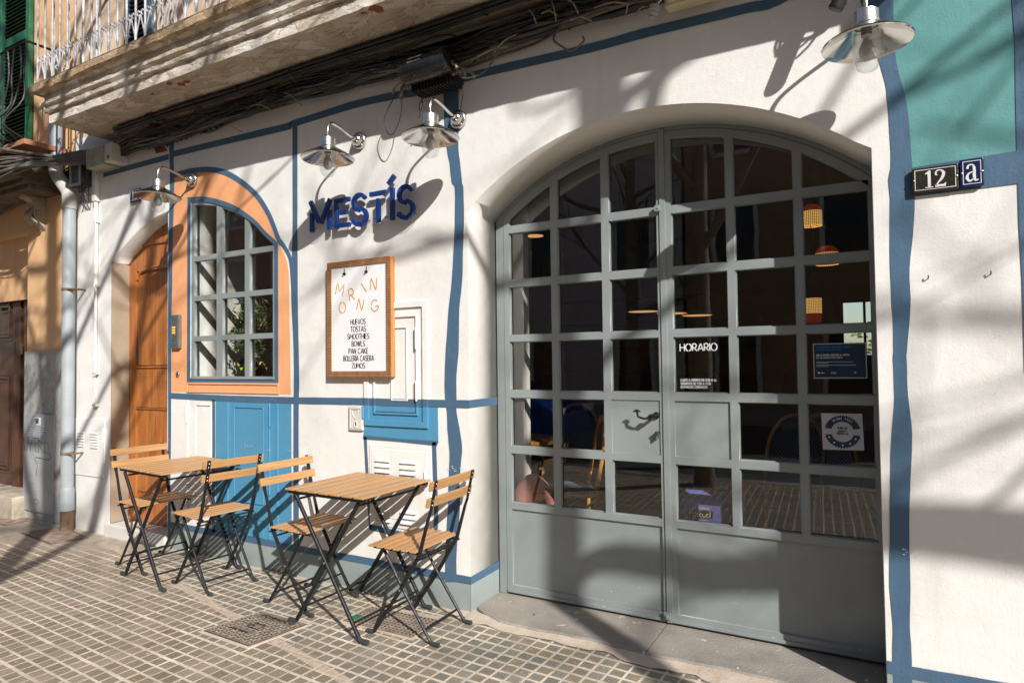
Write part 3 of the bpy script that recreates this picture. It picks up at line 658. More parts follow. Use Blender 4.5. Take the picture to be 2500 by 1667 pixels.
# railing: white painted iron, bars with inverted-V legs and little scrolls at the foot
m_rail = simple('chipped_white_iron', (.60, .60, .63), .45, 0, .25, 25)
rail = MB(); zb, zt = 3.502, 4.40; ry = -.50
sp = .1055; RX0 = -5.44; nb = int((BX1-RX0)/sp)
def foot(mb, x, y, dx, dy):
    for s in (-1, 1):
        a = [(x+s*dx*.46, y+s*dy*.46, zb), (x+s*dx*.40, y+s*dy*.40, zb+.05), (x+s*dx*.12, y+s*dy*.12, zb+.13), (x+s*dx*.08, y+s*dy*.08, zb+.165)]
        mb.tube(smoothpts(a, 3), .0045, 5)
        cx, cy = x+s*dx*.22, y+s*dy*.22
        mb.tube([(cx+dx*.13*math.cos(t*.6)*1., cy+dy*.13*math.cos(t*.6), zb+.178+.0165*math.sin(t*.6)) for t in range(9)], .0048, 5)
for i in range(nb+1):
    x = RX0+i*sp
    rail.tube([(x, ry, zb), (x, ry, zt)], .0075, 6)
    foot(rail, x+sp/2, ry, sp, 0)
for i in range(1, 5):
    y = ry+i*sp; rail.tube([(RX0, y, zb), (RX0, y, zt)], .0085, 6); foot(rail, RX0, y-sp/2, 0, sp)
kid(rail.build('balcony_railing', m_rail, smooth=60), balcony)
rb = MB(); rb.box(RX0-.02, BX1, ry-.012, ry+.012, 3.486, 3.502); rb.box(RX0-.012, RX0+.012, ry+.012, 0, 3.486, 3.502); rb.box(RX0-.02, BX1, ry-.02, ry+.02, zt, zt+.02); rb.box(RX0-.02, RX0+.02, ry+.02, 0, zt, zt+.02)
kid(rb.build('rail_strip', m_rust), balcony)
for x in (-4.30, -3.1, -1.9):
    for s in (-1, 1):
        pts = smoothpts([(x, ry+.3, 3.62), (x+s*.07, ry+.3, 3.70), (x+s*.10, ry+.3, 3.80), (x+s*.05, ry+.3, 3.88), (x+s*.02, ry+.3, 3.82), (x+s*.06, ry+.3, 3.78)], 4)
        sc2 = MB(); sc2.tube(pts, .007, 6); kid(sc2.build('rail_scroll', m_rail, smooth=60), balcony)

# teal shutters behind the railing
def shutter(parent, x0, x1, z0, z1, y, mat, nleaf=2, name='shutter'):
    o = MB(); wl = (x1-x0)/nleaf
    for k in range(nleaf):
        a, b = x0+k*wl+.004, x0+(k+1)*wl-.004; st = .06
        for u, v_ in ((a, a+st), (b-st, b)): o.bbox(u, v_, y-.04, y, z0, z1, .003)
        for u in (z0, (z0+z1)/2-.04, z1-.08): o.bbox(a+st, b-st, y-.04, y, u, u+.08, .003)
        z = z0+.1
        while z < z1-.1:
            if abs(z-(z0+z1)/2) > .05:
                o.add([(a+st, y-.042, z), (b-st, y-.042, z), (b-st, y-.036, z-.006), (a+st, y-.036, z-.006), (a+st, y-.006, z+.028), (b-st, y-.006, z+.028), (b-st, y-.002, z+.022), (a+st, y-.002, z+.022)], [(0, 1, 5, 4), (3, 2, 6, 7), (0, 3, 2, 1), (4, 5, 6, 7)])
            z += .036
    s = kid(o.build(name, mat), parent)
    d = MB(); d.box(x0, x1, y-.001, y+.002, z0, z1); kid(d.build('shutter_back', m_black), s); return s
m_tealsh = simple('teal_shutter_paint', (.03, .16, .17), .5, 0, .2, 12, .1, 60)
m_greensh = simple('green_shutter_paint', (.022, .16, .065), .5, 0, .3, 12, .1, 60)
shutter(cafe, -3.75, -2.65, 3.46, 5.6, -.002, m_tealsh); shutter(cafe, -5.12, -4.75, 3.46, 5.6, -.002, simple('slate_shutter_paint', (.06, .10, .15), .5), 1)

# ------------------------------------------------------------------ doorstep slab of the cafe
def slabmat(name, col, dark, sc=6., spots=True):
    m = bpy.data.materials.new(name); n, b = nodes_of(m); v = geo(n)
    f = noise(n, v, sc, 7, .6); c = mixc(n, ramp(n, f, .3, .7), dark, col)
    c = mixc(n, ramp(n, noise(n, v, 170, 2), .56, .72, 0, .5), c, tuple(x*.5 for x in col))
    if spots: c = mixc(n, ramp(n, noise(n, v, 22, 2, .4, .5), .705, .72, 0, .75), c, (.62, .58, .52))
    c = mixc(n, ramp(n, noise(n, v, 1.4, 3), .45, .65, 0, .4), c, tuple(x*1.35 for x in col))
    n.links.new(c, b.inputs['Base Color']); b.inputs['Roughness'].default_value = .8
    bump(n, b, noise(n, v, 60, 6), .5, .006); return m
m_slab = slabmat('worn_stone_step', (.30, .265, .23), (.19, .17, .15))
m_mortar = slabmat('pale_mortar', (.56, .47, .38), (.40, .32, .25), 9, False)
d = MB()
for a, b in ((-1.905, -.925), (-.919, .12)):
    n = 14; top = []; vs = []
    for i in range(n+1):
        x = a+(b-a)*i/n; wv = .008*math.sin(x*9)+.004*math.sin(x*31); e = .10*max(0, 1-(x+1.905)/.25)**2
        vs += [(x, -.045+wv+e, .020), (x, -.052+wv+e, .013), (x, -.054+wv+e, -.03), (x, .5, .016)]
    fs = []
    for i in range(n):
        k = 4*i; fs += [(k, k+4, k+7, k+3), (k+1, k+5, k+4, k), (k+2, k+6, k+5, k+1)]
    fs += [(0, 3, 2, 1), (4*n, 4*n+1, 4*n+2, 4*n+3)]
    d.add(vs, fs)
step = tag(d.build('doorstep', m_slab), 'worn grey stone doorstep slab under the glazed doors', 'doorstep')
mt = MB(); random.seed(2); top = []; bot = []
for i in range(61):
    x = -2.02+2.3*i/60; top.append((x, -.03+.10*max(0, 1-(x+1.98)/.3)**2)); bot.append((x, -.105-.018*math.sin(i*.7)-random.uniform(0, .025)-(.03 if 25 < i < 45 else 0)+(.06 if i < 4 else 0)))
vs = [(a, b, .013) for a, b in top]+[(a, b, .0045) for a, b in bot]; fs = [(i, 61+i, 62+i, i+1) for i in range(60)]
mt.add(vs, fs); tag(mt.build('mortar_skirt', m_mortar), kind='structure')

# ------------------------------------------------------------------ neighbouring building on the left
nb_ = tag(empty('neighbour_building', (-6.6, 0, 0)), 'peach rendered neighbour house with carved corbel, green shutters and dark wooden door', 'building')
o = outline([[(-6.70, -.3), (-5.935, -.3), (-5.935, 6.4), (-22, 6.4), (-22, -.3), (-8.4, -.3), (-8.4, 2.62), (-6.70, 2.60)]], .3, 'wall', m_peach, None, -.0); kid(o, nb_)
o = MB(); o.box(-9, -6.701, .10, .13, 2.0, 2.62); kid(o.build('door_transom', m_peach), nb_)
m_terr = slabmat('speckled_plinth', (.40, .40, .39), (.22, .22, .22), 14, True)
o = MB(); o.box(-6.702, -5.94, -.012, 0, -.2, 1.50); kid(o.build('plinth', m_terr), nb_)
o = MB(); o.box(-6.715, -6.701, -.012, .25, -.2, 1.50); kid(o.build('plinth_return', m_terr), nb_)
# dark panelled door
dd = MB(); dd.box(-8.2, -6.69, .17, .21, .2, 2.56); ddo = kid(dd.build('panelled_door', m_darkdoor), nb_)
o = MB()
for z0, z1 in ((.32, 1.30), (1.62, 2.38)):
    for a, b in ((-8.0, -7.36),):
        for q, y in ((0, .160), (.035, .150), (.07, .160)): frame_ring(o, a+q, b-q, z0+q, z1-q, .02, y, .171)
for x in (-7.32, -7.29, -7.26, -7.23, -7.20, -7.10, -7.08): o.bbox(x, x+.02, .15, .17, .2, 2.5, .004)
o.bbox(-7.7, -6.70, .13, .17, 2.48, 2.56, .01)
kid(o.build('door_moulding', m_darkdoor), ddo)
o = MB(); o.tube([(-7.46+.10*math.cos(i*.35), .15, 2.33+.15*math.sin(i*.35)) for i in range(18)], .006, 6, closed=True)
o.add([(-7.46+.10*math.cos(i*.2618), .148, 2.33+.15*math.sin(i*.2618)) for i in range(24)], [tuple(range(24))])
kid(o.build('oval_plaque', simple('brass_plaque', (.45, .33, .08), .35, .6)), ddo)
m_brass = simple('old_brass', (.38, .28, .10), .35, 1., .2, 30)
o = MB(); frame_ring(o, -7.57, -7.38, 1.905, 1.965, .012, .150, .168); kid(o.build('letter_slot', m_brass), ddo)
o = MB(); o.box(-7.558, -7.392, .166, .169, 1.917, 1.953); kid(o.build('slot_opening', m_black), ddo)
o = MB(); o.bbox(-7.15, -7.11, .140, .15, 1.48, 1.58, .003); kid(o.build('lock_plate', m_brass), ddo)
o = MB(); o.bbox(-9, -6.66, -.12, .22, -.2, .20, .01); kid(o.build('stone_step', m_stonecarve), nb_)
# grey cabinet with the drawn tag
m_cab = simple('grey_cabinet_paint', (.42, .44, .46), .5, 0, .15, 5, .1, 40)
cb_ = MB(); cb_.bbox(-6.68, -6.17, -.03, -.0121, .08, .94, .004); cab = kid(cb_.build('meter_cabinet', m_cab), nb_)
for x0, x1 in ((-6.57, -6.486), (-6.37, -6.285)):
    for i in range(7): z = .833-i*.0185; lv = MB(); lv.add([(x0, -.03, z+.005), (x1, -.03, z+.005), (x1, -.038, z-.006), (x0, -.038, z-.006), (x0, -.031, z-.008), (x1, -.031, z-.008)], [(0, 1, 2, 3), (3, 2, 5, 4), (0, 3, 4), (1, 5, 2)]); kid(lv.build('louvre', m_cab), cab)
t = MB(); y = -.0312
def stroke(mb, pts, w, y): 
    lp = ribbon_loop(pts, w); k = len(pts); mb.add([(a, y, b) for a, b in lp], [(i, i+1, 2*k-2-i, 2*k-1-i) for i in range(k-1)])
U = lambda q: [(-6.67+a*.44, .60+b*.13) for a, b in q]
for pl in ([(0, .95), (.02, .1), (.12, .12), (.16, 1)], [(.16, 1), (.3, .95), (.27, .05), (.2, .5), (.17, .9)], [(.22, .65), (.27, .4), (.33, .7)], [(.36, 1), (.58, .98)], [(.44, .98), (.46, .1), (.55, .05)], [(.58, .95), (.6, .02)], [(.58, .95), (.72, .6), (.62, .5), (.8, .02)], [(.8, .75), (.83, .1), (1, 0), (.96, .7), (.8, .75)], [(1, 0), (1.07, -.25), (.95, -.4), (.5, -.3), (.45, -.45), (.55, -.8), (.5, -1.6)]): stroke(t, U(pl), .006, y)
for k in range(5): stroke(t, [(-6.45, .37-k*.032), (-6.45, .352-k*.032)], .005, y)
stroke(t, [(-6.45+.045*math.cos(a*.5)*(1+.25*math.cos(a*1.5)), .17+.022*math.sin(a*.5)) for a in range(14)], .004, y)
kid(t.build('graffiti', m_ink), cab)
s_ = MB(); s_.box(-6.475, -6.38, -.0325, -.0305, .845, .912); kid(s_.build('sticker', m_paper), cab)
s_ = MB(); text_mb(s_, 'SIPK', -6.467, .857, .042, .009, -.034, .001, .1, squash=.72); kid(s_.build('sticker_print', m_ink), cab)
# carved corbel: scroll profile extruded, with leaf ribs
cp = smoothpts([(0, 2.86), (-.20, 2.86), (-.215, 2.83), (-.16, 2.80), (-.20, 2.76), (-.255, 2.70), (-.26, 2.64), (-.21, 2.60), (-.16, 2.58), (-.14, 2.53), (-.155, 2.48), (-.13, 2.43), (-.08, 2.40), (-.03, 2.36), (0, 2.33)], 3)
o = MB(); o.prism([(a*.66, b+.24) for a, b in cp], -6.49, -6.385, 'yz'); crb = kid(o.build('corbel', m_stonecarve, bevel=.008), nb_)
o = MB()
for sx in (-6.49, -6.385):
    for rr, cy, cz in ((.06, -.16, 2.70), (.035, -.09, 2.47)):
        o.tube([(sx, cy+rr*(1-t_/26)*math.cos(t_*.5), cz+rr*(1-t_/26)*math.sin(t_*.5)) for t_ in range(22)], .011, 6)
for k in range(7):
    x = -6.485+k*.016; o.tube(smoothpts([(x, -.15, 2.50), (x, -.175, 2.46), (x, -.15, 2.42), (x+.004, -.09, 2.385)], 3), [.014]*9+[.006], 6)
for k in range(5): x = -6.48+k*.022; o.tube(smoothpts([(x, -.19, 2.78), (x, -.26, 2.72), (x, -.268, 2.65), (x, -.22, 2.60)], 3), .013, 6)
o.v = [(q[0], q[1]*.66-.004, q[2]+.24) for q in o.v]
kid(o.build('corbel_carving', m_stonecarve, smooth=60), crb)
# stone cornice and terracotta-tiled balcony of the neighbour
o = MB()
for z0, z1, dy in ((2.86, 2.90, .26), (2.90, 2.94, .30), (2.94, 3.02, .34), (3.02, 3.06, .38)): o.bbox(-9, -6.12, -dy, 0, z0, z1, .008)
kid(o.build('cornice', simple('dark_cornice', (.16, .12, .085), .9, 0, .3, 8, .4, 30)), nb_)
m_terra = simple('terracotta_tile', (.46, .20, .11), .7, 0, .2, 10, .2, 40)
o = MB(); o.bbox(-9, -5.96, -.36, 0, 3.18, 3.225, .006); kid(o.build('terracotta_ledge', m_terra), nb_)
o = MB()
o.tube([(-9, -.33, 4.05), (-6.0, -.33, 4.05)], .011, 6); o.tube([(-6.0, -.33, 4.05), (-6.0, 0, 4.05)], .011, 6)
i = 0
x = -8.0
while x < -5.98:
    o.tube(smoothpts([(x, -.33, 4.05), (x+.02, -.33, 3.8), (x-.03, -.36, 3.55), (x+.03, -.46, 3.34), (x, -.35, 3.235)], 4), .007, 5)
    o.tube(smoothpts([(x+.11, -.33, 4.05), (x+.07, -.33, 3.8), (x+.13, -.36, 3.55), (x+.05, -.46, 3.34), (x+.11, -.35, 3.235)], 4), .007, 5)
    o.tube(smoothpts([(x-.06, -.36, 3.235), (x-.04, -.44, 3.28), (x, -.45, 3.30), (x+.04, -.44, 3.28), (x+.06, -.36, 3.235)], 3), .006, 5)
    x += .21
kid(o.build('neighbour_railing', m_black, smooth=60), nb_)
shutter(nb_, -8.2, -6.62, 3.24, 5.6, -.004, m_greensh, 3)
# ------------------------------------------------------------------ pavement, road, opposite side
def mixv(n, f, a, b): return mathn(n, 'ADD', a, mathn(n, 'MULTIPLY', f, b-a))
def tilemat():
    m = bpy.data.materials.new('pavement_tiles'); n, b = nodes_of(m); v = geo(n)
    rot = n.nodes.new('ShaderNodeVectorRotate'); rot.rotation_type = 'Z_AXIS'; rot.inputs['Angle'].default_value = R(3.2); n.links.new(v, rot.inputs['Vector'])
    wv = n.nodes.new('ShaderNodeTexNoise'); wv.inputs['Scale'].default_value = 7; n.links.new(v, wv.inputs['Vector'])
    jit = n.nodes.new('ShaderNodeVectorMath'); jit.operation = 'MULTIPLY_ADD'; n.links.new(wv.outputs['Color'], jit.inputs[0]); jit.inputs[1].default_value = (.007, .007, 0); n.links.new(rot.outputs[0], jit.inputs[2])
    s = n.nodes.new('ShaderNodeSeparateXYZ'); n.links.new(jit.outputs[0], s.inputs[0])
    p = .0667
    pu, pw = .0712, .0695
    u = mathn(n, 'DIVIDE', s.outputs[0], pu); w_ = mathn(n, 'DIVIDE', s.outputs[1], pw)
    fu = mathn(n, 'FRACT', u); fw = mathn(n, 'FRACT', w_); iu = mathn(n, 'FLOOR', u); iw = mathn(n, 'FLOOR', w_)
    # distance to nearest joint, joint wider every third course
    du = mathn(n, 'MINIMUM', fu, mathn(n, 'SUBTRACT', 1., fu)); dw = mathn(n, 'MINIMUM', fw, mathn(n, 'SUBTRACT', 1., fw))
    # fields: left of the band = tan field
    sx = n.nodes.new('ShaderNodeSeparateXYZ'); n.links.new(v, sx.inputs[0]); X, Y = sx.outputs[0], sx.outputs[1]
    line = mathn(n, 'SUBTRACT', Y, mathn(n, 'ADD', -.589, mathn(n, 'MULTIPLY', mathn(n, 'ADD', X, 3.185), -.23)))
    w3 = mathn(n, 'DIVIDE', s.outputs[1], pw*3); f3 = mathn(n, 'FRACT', w3); d3 = mathn(n, 'MINIMUM', f3, mathn(n, 'SUBTRACT', 1., f3))
    u3 = mathn(n, 'DIVIDE', s.outputs[0], pu*3); g3 = mathn(n, 'FRACT', u3); e3 = mathn(n, 'MINIMUM', g3, mathn(n, 'SUBTRACT', 1., g3))
    isright = ramp(n, line, -.001, .001)
    right2 = ramp(n, mathn(n, 'ADD', X, mathn(n, 'MULTIPLY', Y, .06)), -2.1, -2.09)
    isright = mathn(n, 'MAXIMUM', isright, right2)
    jn = noise(n, v, 45, 3)
    hwid = mathn(n, 'ADD', mixv(n, isright, .040, .062), mathn(n, 'MULTIPLY', mathn(n, 'SUBTRACT', jn, .5), .10))
    ju = ramp(n, mathn(n, 'SUBTRACT', du, hwid), 0, .045, 1, 0)
    hw2 = mathn(n, 'ADD', hwid, .03); jw = ramp(n, mathn(n, 'SUBTRACT', dw, hw2), 0, .045, 1, 0)
    j3 = ramp(n, d3, .035, .05, 1, 0); k3 = ramp(n, e3, .025, .04, 1, 0)
    joint = mathn(n, 'MAXIMUM', mathn(n, 'MAXIMUM', ju, jw), mathn(n, 'MAXIMUM', j3, k3))
    cmb = n.nodes.new('ShaderNodeCombineXYZ'); n.links.new(iu, cmb.inputs[0]); n.links.new(iw, cmb.inputs[1])
    wn = n.nodes.new('ShaderNodeTexWhiteNoise'); wn.noise_dimensions = '2D'; n.links.new(cmb.outputs[0], wn.inputs['Vector']); rnd = wn.outputs['Value']
    grain = noise(n, v, 160, 4); mott = noise(n, v, 3.0, 4)
    tanl = mixc(n, rnd, (.19, .152, .105), (.31, .25, .175))
    darkc = mixc(n, rnd, (.075, .078, .075), (.19, .175, .14))
    pick = ramp(n, mathn(n, 'ADD', mathn(n, 'MULTIPLY', rnd, .55), mathn(n, 'MULTIPLY', mott, .9)), .66, .74)
    rightc = mixc(n, pick, tanl, darkc)
    cell = mixc(n, isright, tanl, rightc)
    cell = mixc(n, ramp(n, grain, .42, .68, 0, .5), cell, mixc(n, isright, (.20, .165, .12), (.40, .36, .28)))
    cell = mixc(n, ramp(n, noise(n, v, 1.1, 4), .4, .7, 0, .35), cell, (.16, .14, .11))
    jc = mixc(n, ramp(n, noise(n, v, 5, 4), .3, .7), (.36, .295, .22), (.72, .62, .50))
    col = mixc(n, joint, cell, jc)
    # mortar band between the two fields
    inb = ramp(n, mathn(n, 'ABSOLUTE', line), .022, .030, 1, 0)
    inb = mathn(n, 'MULTIPLY', inb, ramp(n, X, -1.99, -1.93, 1, 0))
    bandc = mixc(n, ramp(n, noise(n, v, 40, 4), .3, .7), (.40, .31, .23), (.56, .46, .36))
    col = mixc(n, inb, col, bandc)
    # worn cement near the left wall and dusty skirt along the facade
    edge = mathn(n, 'ADD', mathn(n, 'ADD', mathn(n, 'MULTIPLY', Y, 1.), mathn(n, 'MULTIPLY', mathn(n, 'ADD', X, 4.2), -.33)), mathn(n, 'MULTIPLY', noise(n, v, 4, 5), .5))
    worn = ramp(n, edge, .18, .42)
    wc = mixc(n, ramp(n, noise(n, v, 11, 6), .3, .7), (.26, .21, .16), (.42, .355, .285))
    col = mixc(n, worn, col, wc)
    skirt = ramp(n, mathn(n, 'ADD', Y, mathn(n, 'MULTIPLY', noise(n, v, 13, 4), .10)), -.01, .035)
    col = mixc(n, skirt, col, (.50, .43, .35))
    chip = ramp(n, noise(n, v, 33, 3, .6, .4), .66, .70, 0, .8); col = mixc(n, chip, col, jc)
    stain = ramp(n, noise(n, v, 26, 2), .72, .76, 0, .7); col = mixc(n, stain, col, (.12, .10, .08))
    dust = ramp(n, noise(n, v, 2.3, 6, .65), .52, .75, 0, .45); col = mixc(n, dust, col, (.50, .43, .34))
    n.links.new(col, b.inputs['Base Color'])
    n.links.new(mixc(n, joint, (.48, .48, .48), (.8, .8, .8)), b.inputs['Roughness'])
    h = mathn(n, 'SUBTRACT', 1., mathn(n, 'MULTIPLY', joint, mathn(n, 'SUBTRACT', 1., worn)))
    b1 = bump(n, b, h, .5, .003); bump(n, b, grain, .25, .002, b1)
    return m
g = MB(); g.add([(-60, -3.75, 0), (60, -3.75, 0), (60, .6, 0), (-60, .6, 0)], [(0, 1, 2, 3)])
tag(g.build('pavement', tilemat()), kind='structure')
m_asph = slabmat('asphalt', (.06, .06, .062), (.045, .045, .045), 9, False); m_kerb = slabmat('kerb_stone', (.34, .32, .29), (.24, .22, .2), 5, False)
g = MB(); g.bbox(-60, 60, -3.95, -3.75, -.3, .004, .01); tag(g.build('kerb', m_kerb), kind='structure')
g = MB(); g.add([(-60, -11.0, -.12), (60, -11.0, -.12), (60, -3.8, -.12), (-60, -3.8, -.12)], [(0, 1, 2, 3)]); tag(g.build('road', m_asph), kind='structure')
g = MB(); g.bbox(-60, 60, -14.5, -11.0, -.3, .01, .01); tag(g.build('opposite_pavement', m_kerb), kind='structure')
g = MB(); g.add([(-150, -150, -.31), (150, -150, -.31), (150, 150, -.31), (-150, 150, -.31)], [(0, 1, 2, 3)]); tag(g.build('ground', m_asph), kind='structure')

# ------------------------------------------------------------------ folding chairs and tables
def u_foot(mb, p, dirx, s=1):
    """small hooked rubber foot"""
    x, y, z = p; mb.tube([(x, y, z), (x+dirx*.01, y, .012), (x+dirx*.022, y, .010), (x+dirx*.048, y, .011)], [.008, .010, .0115, .0115], 8)
def make_chair():
    r = empty('folding_chair')
    st = MB()
    n = 6; g_ = .0155; w_ = (.290-(n-1)*g_)/n
    for i in range(n): a = -.110+i*(w_+g_); st.bbox(a, a+w_, -.192, .192, .441, .4505, .003)
    st.build('seat', m_slat, r)
    for z0, z1, xa in ((.742, .788, -.214), (.664, .706, -.196)):
        m_ = MB(); mt = Matrix.Translation((xa, 0, 0)) @ Matrix.Rotation(R(-12.5), 4, 'Y') @ Matrix.Translation((0, 0, 0))
        tl = Matrix.Translation((xa, 0, (z0+z1)/2)) @ Matrix.Rotation(R(-12.5), 4, 'Y')
        m_.bbox(.003, .018, -.195, .195, -.0225, .0225, .003, tl); m_.build('back_slat', m_slatx, r)
    for s in (-1, 1):
        f = MB(); y = s*.165
        pts = smoothpts([(-.217, y, .792), (-.185, y, .66), (-.160, y, .57), (-.117, y, .43), (0, y, .245), (.165, y, .02)], 3)
        f.bar((-.220, y, .795), (-.184, y, .640), .020, .005, (1, 0, .2)); f.bar((-.184, y, .642), (-.168, y, .60), .014, .009, (1, 0, .2))
        f.tube([(-.170, y, .605), (-.117, y, .43), (0, y, .245), (.165, y, .016)], [.008, .0105, .0105, .0095], 7)
        f.build('long_leg', m_black, r, smooth=50)
        f = MB(); y2 = s*.147
        f.tube([(.118, y2, .425), (0, y2, .243), (-.165, y2, .016)], [.0085, .0085, .008], 7); f.build('short_leg', m_black, r, smooth=50)
        f = MB(); u_foot(f, (.165, y, .018), 1); f.build('rubber_foot', m_rubber, r, smooth=50)
        f = MB(); u_foot(f, (-.165, y2, .018), -1); f.build('rubber_foot', m_rubber, r, smooth=50)
        for z, x in ((.779, -.2165), (.757, -.211), (.697, -.1975), (.675, -.1925)): f = MB(); f.lathe([(0, .0025), (.003, .0018), (.004, 0)], 8, Matrix.Translation((x-.0035, y, z)) @ Matrix.Rotation(R(-90), 4, 'Y')); f.build('rivet', m_chrome, r, smooth=50)
        f = MB(); f.lathe([(0, .004), (.005, .003), (.006, 0)], 8, Matrix.Translation((0, y+s*.009, .244)) @ Matrix.Rotation(R(-90*s), 4, 'X'))
        f.build('rivet', m_chrome, r, smooth=50)
        f = MB(); f.bar((-.12, s*.150, .430), (.178, s*.150, .430), .010, .011); f.build('seat_rail', m_black, r)
    for x, y_, z, q in ((-.118, .185, .420, .0055), (.088, .165, .122, .0055), (-.128, .147, .067, .006), (-.095, .165, .395, .005)):
        f = MB(); f.tube([(x, -y_, z), (x, y_, z)], q, 7); f.build('stretcher', m_black, r, smooth=50)
    return r
def make_table():
    r = empty('folding_table'); st = MB(); n = 7; g = .019; w_ = (.55-(n-1)*g)/n
    for i in range(n): a = -.275+i*(w_+g); st.bbox(a, a+w_, -.27, .27, .698, .708, .0032)
    st.build('tabletop', m_slat, r)
    for s in (-1, 1):
        y = s*.245
        f = MB(); f.bar((-.262, y, .689), (.262, y, .689), .028, .016); f.build('frame_rail', m_black, r)
        for k, (xa, xb) in enumerate(((-.215, .235), (.215, -.235))):
            yy = y-s*(.012 if k else -.004)
            f = MB(); f.tube([(xa, yy, .675), (xb*.96, yy, .025)], .0105, 8); f.build('leg', m_black, r, smooth=50)
            f = MB(); sg = 1 if xb > 0 else -1; x = xb*.96
            f.tube([(x, yy, .026), (x+sg*.012, yy, .014), (x+sg*.028, yy, .013), (x+sg*.058, yy, .014)], [.010, .0125, .013, .013], 8); f.build('rubber_foot', m_rubber, r, smooth=50)
        f = MB(); f.lathe([(0, .004), (.006, .003), (.007, 0)], 8, Matrix.Translation((0, y+s*.014, .355)) @ Matrix.Rotation(R(-90*s), 4, 'X')); f.build('rivet', m_chrome, r, smooth=50)
    for x, y_, z in ((-.19, .245, .09), (.19, .245, .09), (-.2, .235, .655), (.2, .235, .655)):
        f = MB(); f.tube([(x, -y_, z), (x, y_, z)], .006, 7); f.build('stretcher', m_black, r, smooth=50)
    return r
ch0 = make_chair()
chairs = [((-2.035, -.275), R(180+1), 'slatted folding chair right of the nearer table, closest to the glazed doors'),
          ((-2.835, -.265), R(-2.5), 'folding slatted chair on the left of the nearer table, in front of the navy stripe'),
          ((-3.60, -.315), R(180-7), 'slatted folding chair right of the farther table, before the blue cupboard doors'),
          ((-4.315, -.27), R(-4), 'folding slatted chair farthest left, in front of the orange wooden door')]
for i, ((x, y), rz, lb_) in enumerate(chairs):
    o = ch0 if i == 0 else copy_tree(ch0); o.location = (x, y, .0); o.rotation_euler = (0, 0, rz); tag(o, lb_, 'chair', 'folding chairs outside the cafe')
tb0 = make_table(); tb0.location = (-2.415, -.305, 0); tb0.rotation_euler = (0, 0, R(-1.2)); tag(tb0, 'slatted wooden folding table nearer the glazed doors, under the menu board', 'table', 'folding tables outside the cafe')
tb1 = copy_tree(tb0); tb1.location = (-3.975, -.305, 0); tb1.rotation_euler = (0, 0, R(-5)); tag(tb1, 'slatted wooden folding table below the arched window, farther from the glazed doors', 'table', 'folding tables outside the cafe')

# ------------------------------------------------------------------ wall lamps
def make_lamp():
    r = empty('wall_lamp'); RX = Matrix.Rotation(R(90), 4, 'X')
    f = MB(); f.lathe([(.052, .0), (.052, .012), (.046, .018), (.036, .020), (.034, .032), (.024, .044), (.012, .050), (0, .051)], 28, RX); f.build('wall_plate', m_chrome, r, smooth=50)
    f = MB(); ap = smoothpts([(0, -.045, 0), (0, -.10, .012), (0, -.17, .030), (0, -.225, .036), (0, -.252, .022), (0, -.265, -.012), (0, -.265, -.058)], 5); f.tube(ap, [.0085]*len(ap), 12)
    f.lathe([(.012, 0), (.014, .012), (.010, .02)], 14, Matrix.Translation((0, -.045, 0)) @ RX); f.build('arm', m_chrome, r, smooth=60)
    T = Matrix.Translation((0, -.265, -.006)) @ Matrix.Diagonal((.93, .93, 1, 1))
    f = MB(); f.lathe([(.010, -.05), (.036, -.052), (.045, -.058), (.045, -.094), (.049, -.097), (.049, -.106), (.043, -.110), (0, -.110)], 32, T); f.build('collar', m_brush, r, smooth=40)
    f = MB(); f.lathe([(.044, -.106), (.058, -.115), (.085, -.128), (.115, -.143), (.148, -.163), (.160, -.170), (.163, -.175), (.160, -.179), (.156, -.175), (.145, -.168), (.112, -.149), (.082, -.134), (.055, -.121), (.042, -.112)], 48, T); f.build('lamp_shade', m_shade, r, smooth=50)
    f = MB(); f.lathe([(.046, -.112), (.050, -.13), (.050, -.225), (.046, -.25), (.034, -.27), (.018, -.281), (0, -.284)], 32, T)
    f.build('glass_jar', m_lampg, r, smooth=60)
    f = MB(); f.lathe([(0, -.112), (.018, -.112), (.018, -.15), (.013, -.155), (.014, -.165), (.026, -.185), (.030, -.205), (.026, -.225), (.014, -.237), (0, -.240)], 20, T); f.build('bulb', m_bulb, r, smooth=60)
    f = MB(); f.lathe([(.0185, -.113), (.0195, -.113), (.0195, -.145), (.0185, -.145)], 20, T); f.build('bulb_socket', m_black, r, smooth=60)
    return r
l0 = make_lamp()
for i, (x, z, a, lb_) in enumerate(((-4.293, 2.713, 0, 'swan-neck steel wall lamp on the orange arch, leftmost of the four'), (-2.676, 2.714, 0, 'swan-neck steel wall lamp above the letter M of the blue sign'), (-1.95, 2.703, 0, 'swan-neck steel wall lamp beside the black splice box, over the navy stripe'), (.028, 2.692, 0, 'large-looking steel wall lamp at top right beside the green painted panel'))):
    o = l0 if i == 0 else copy_tree(l0); o.location = (x, -.006, z); o.rotation_euler = (0, 0, R(a)); tag(o, lb_, 'lamp', 'steel wall lamps on the cafe wall')

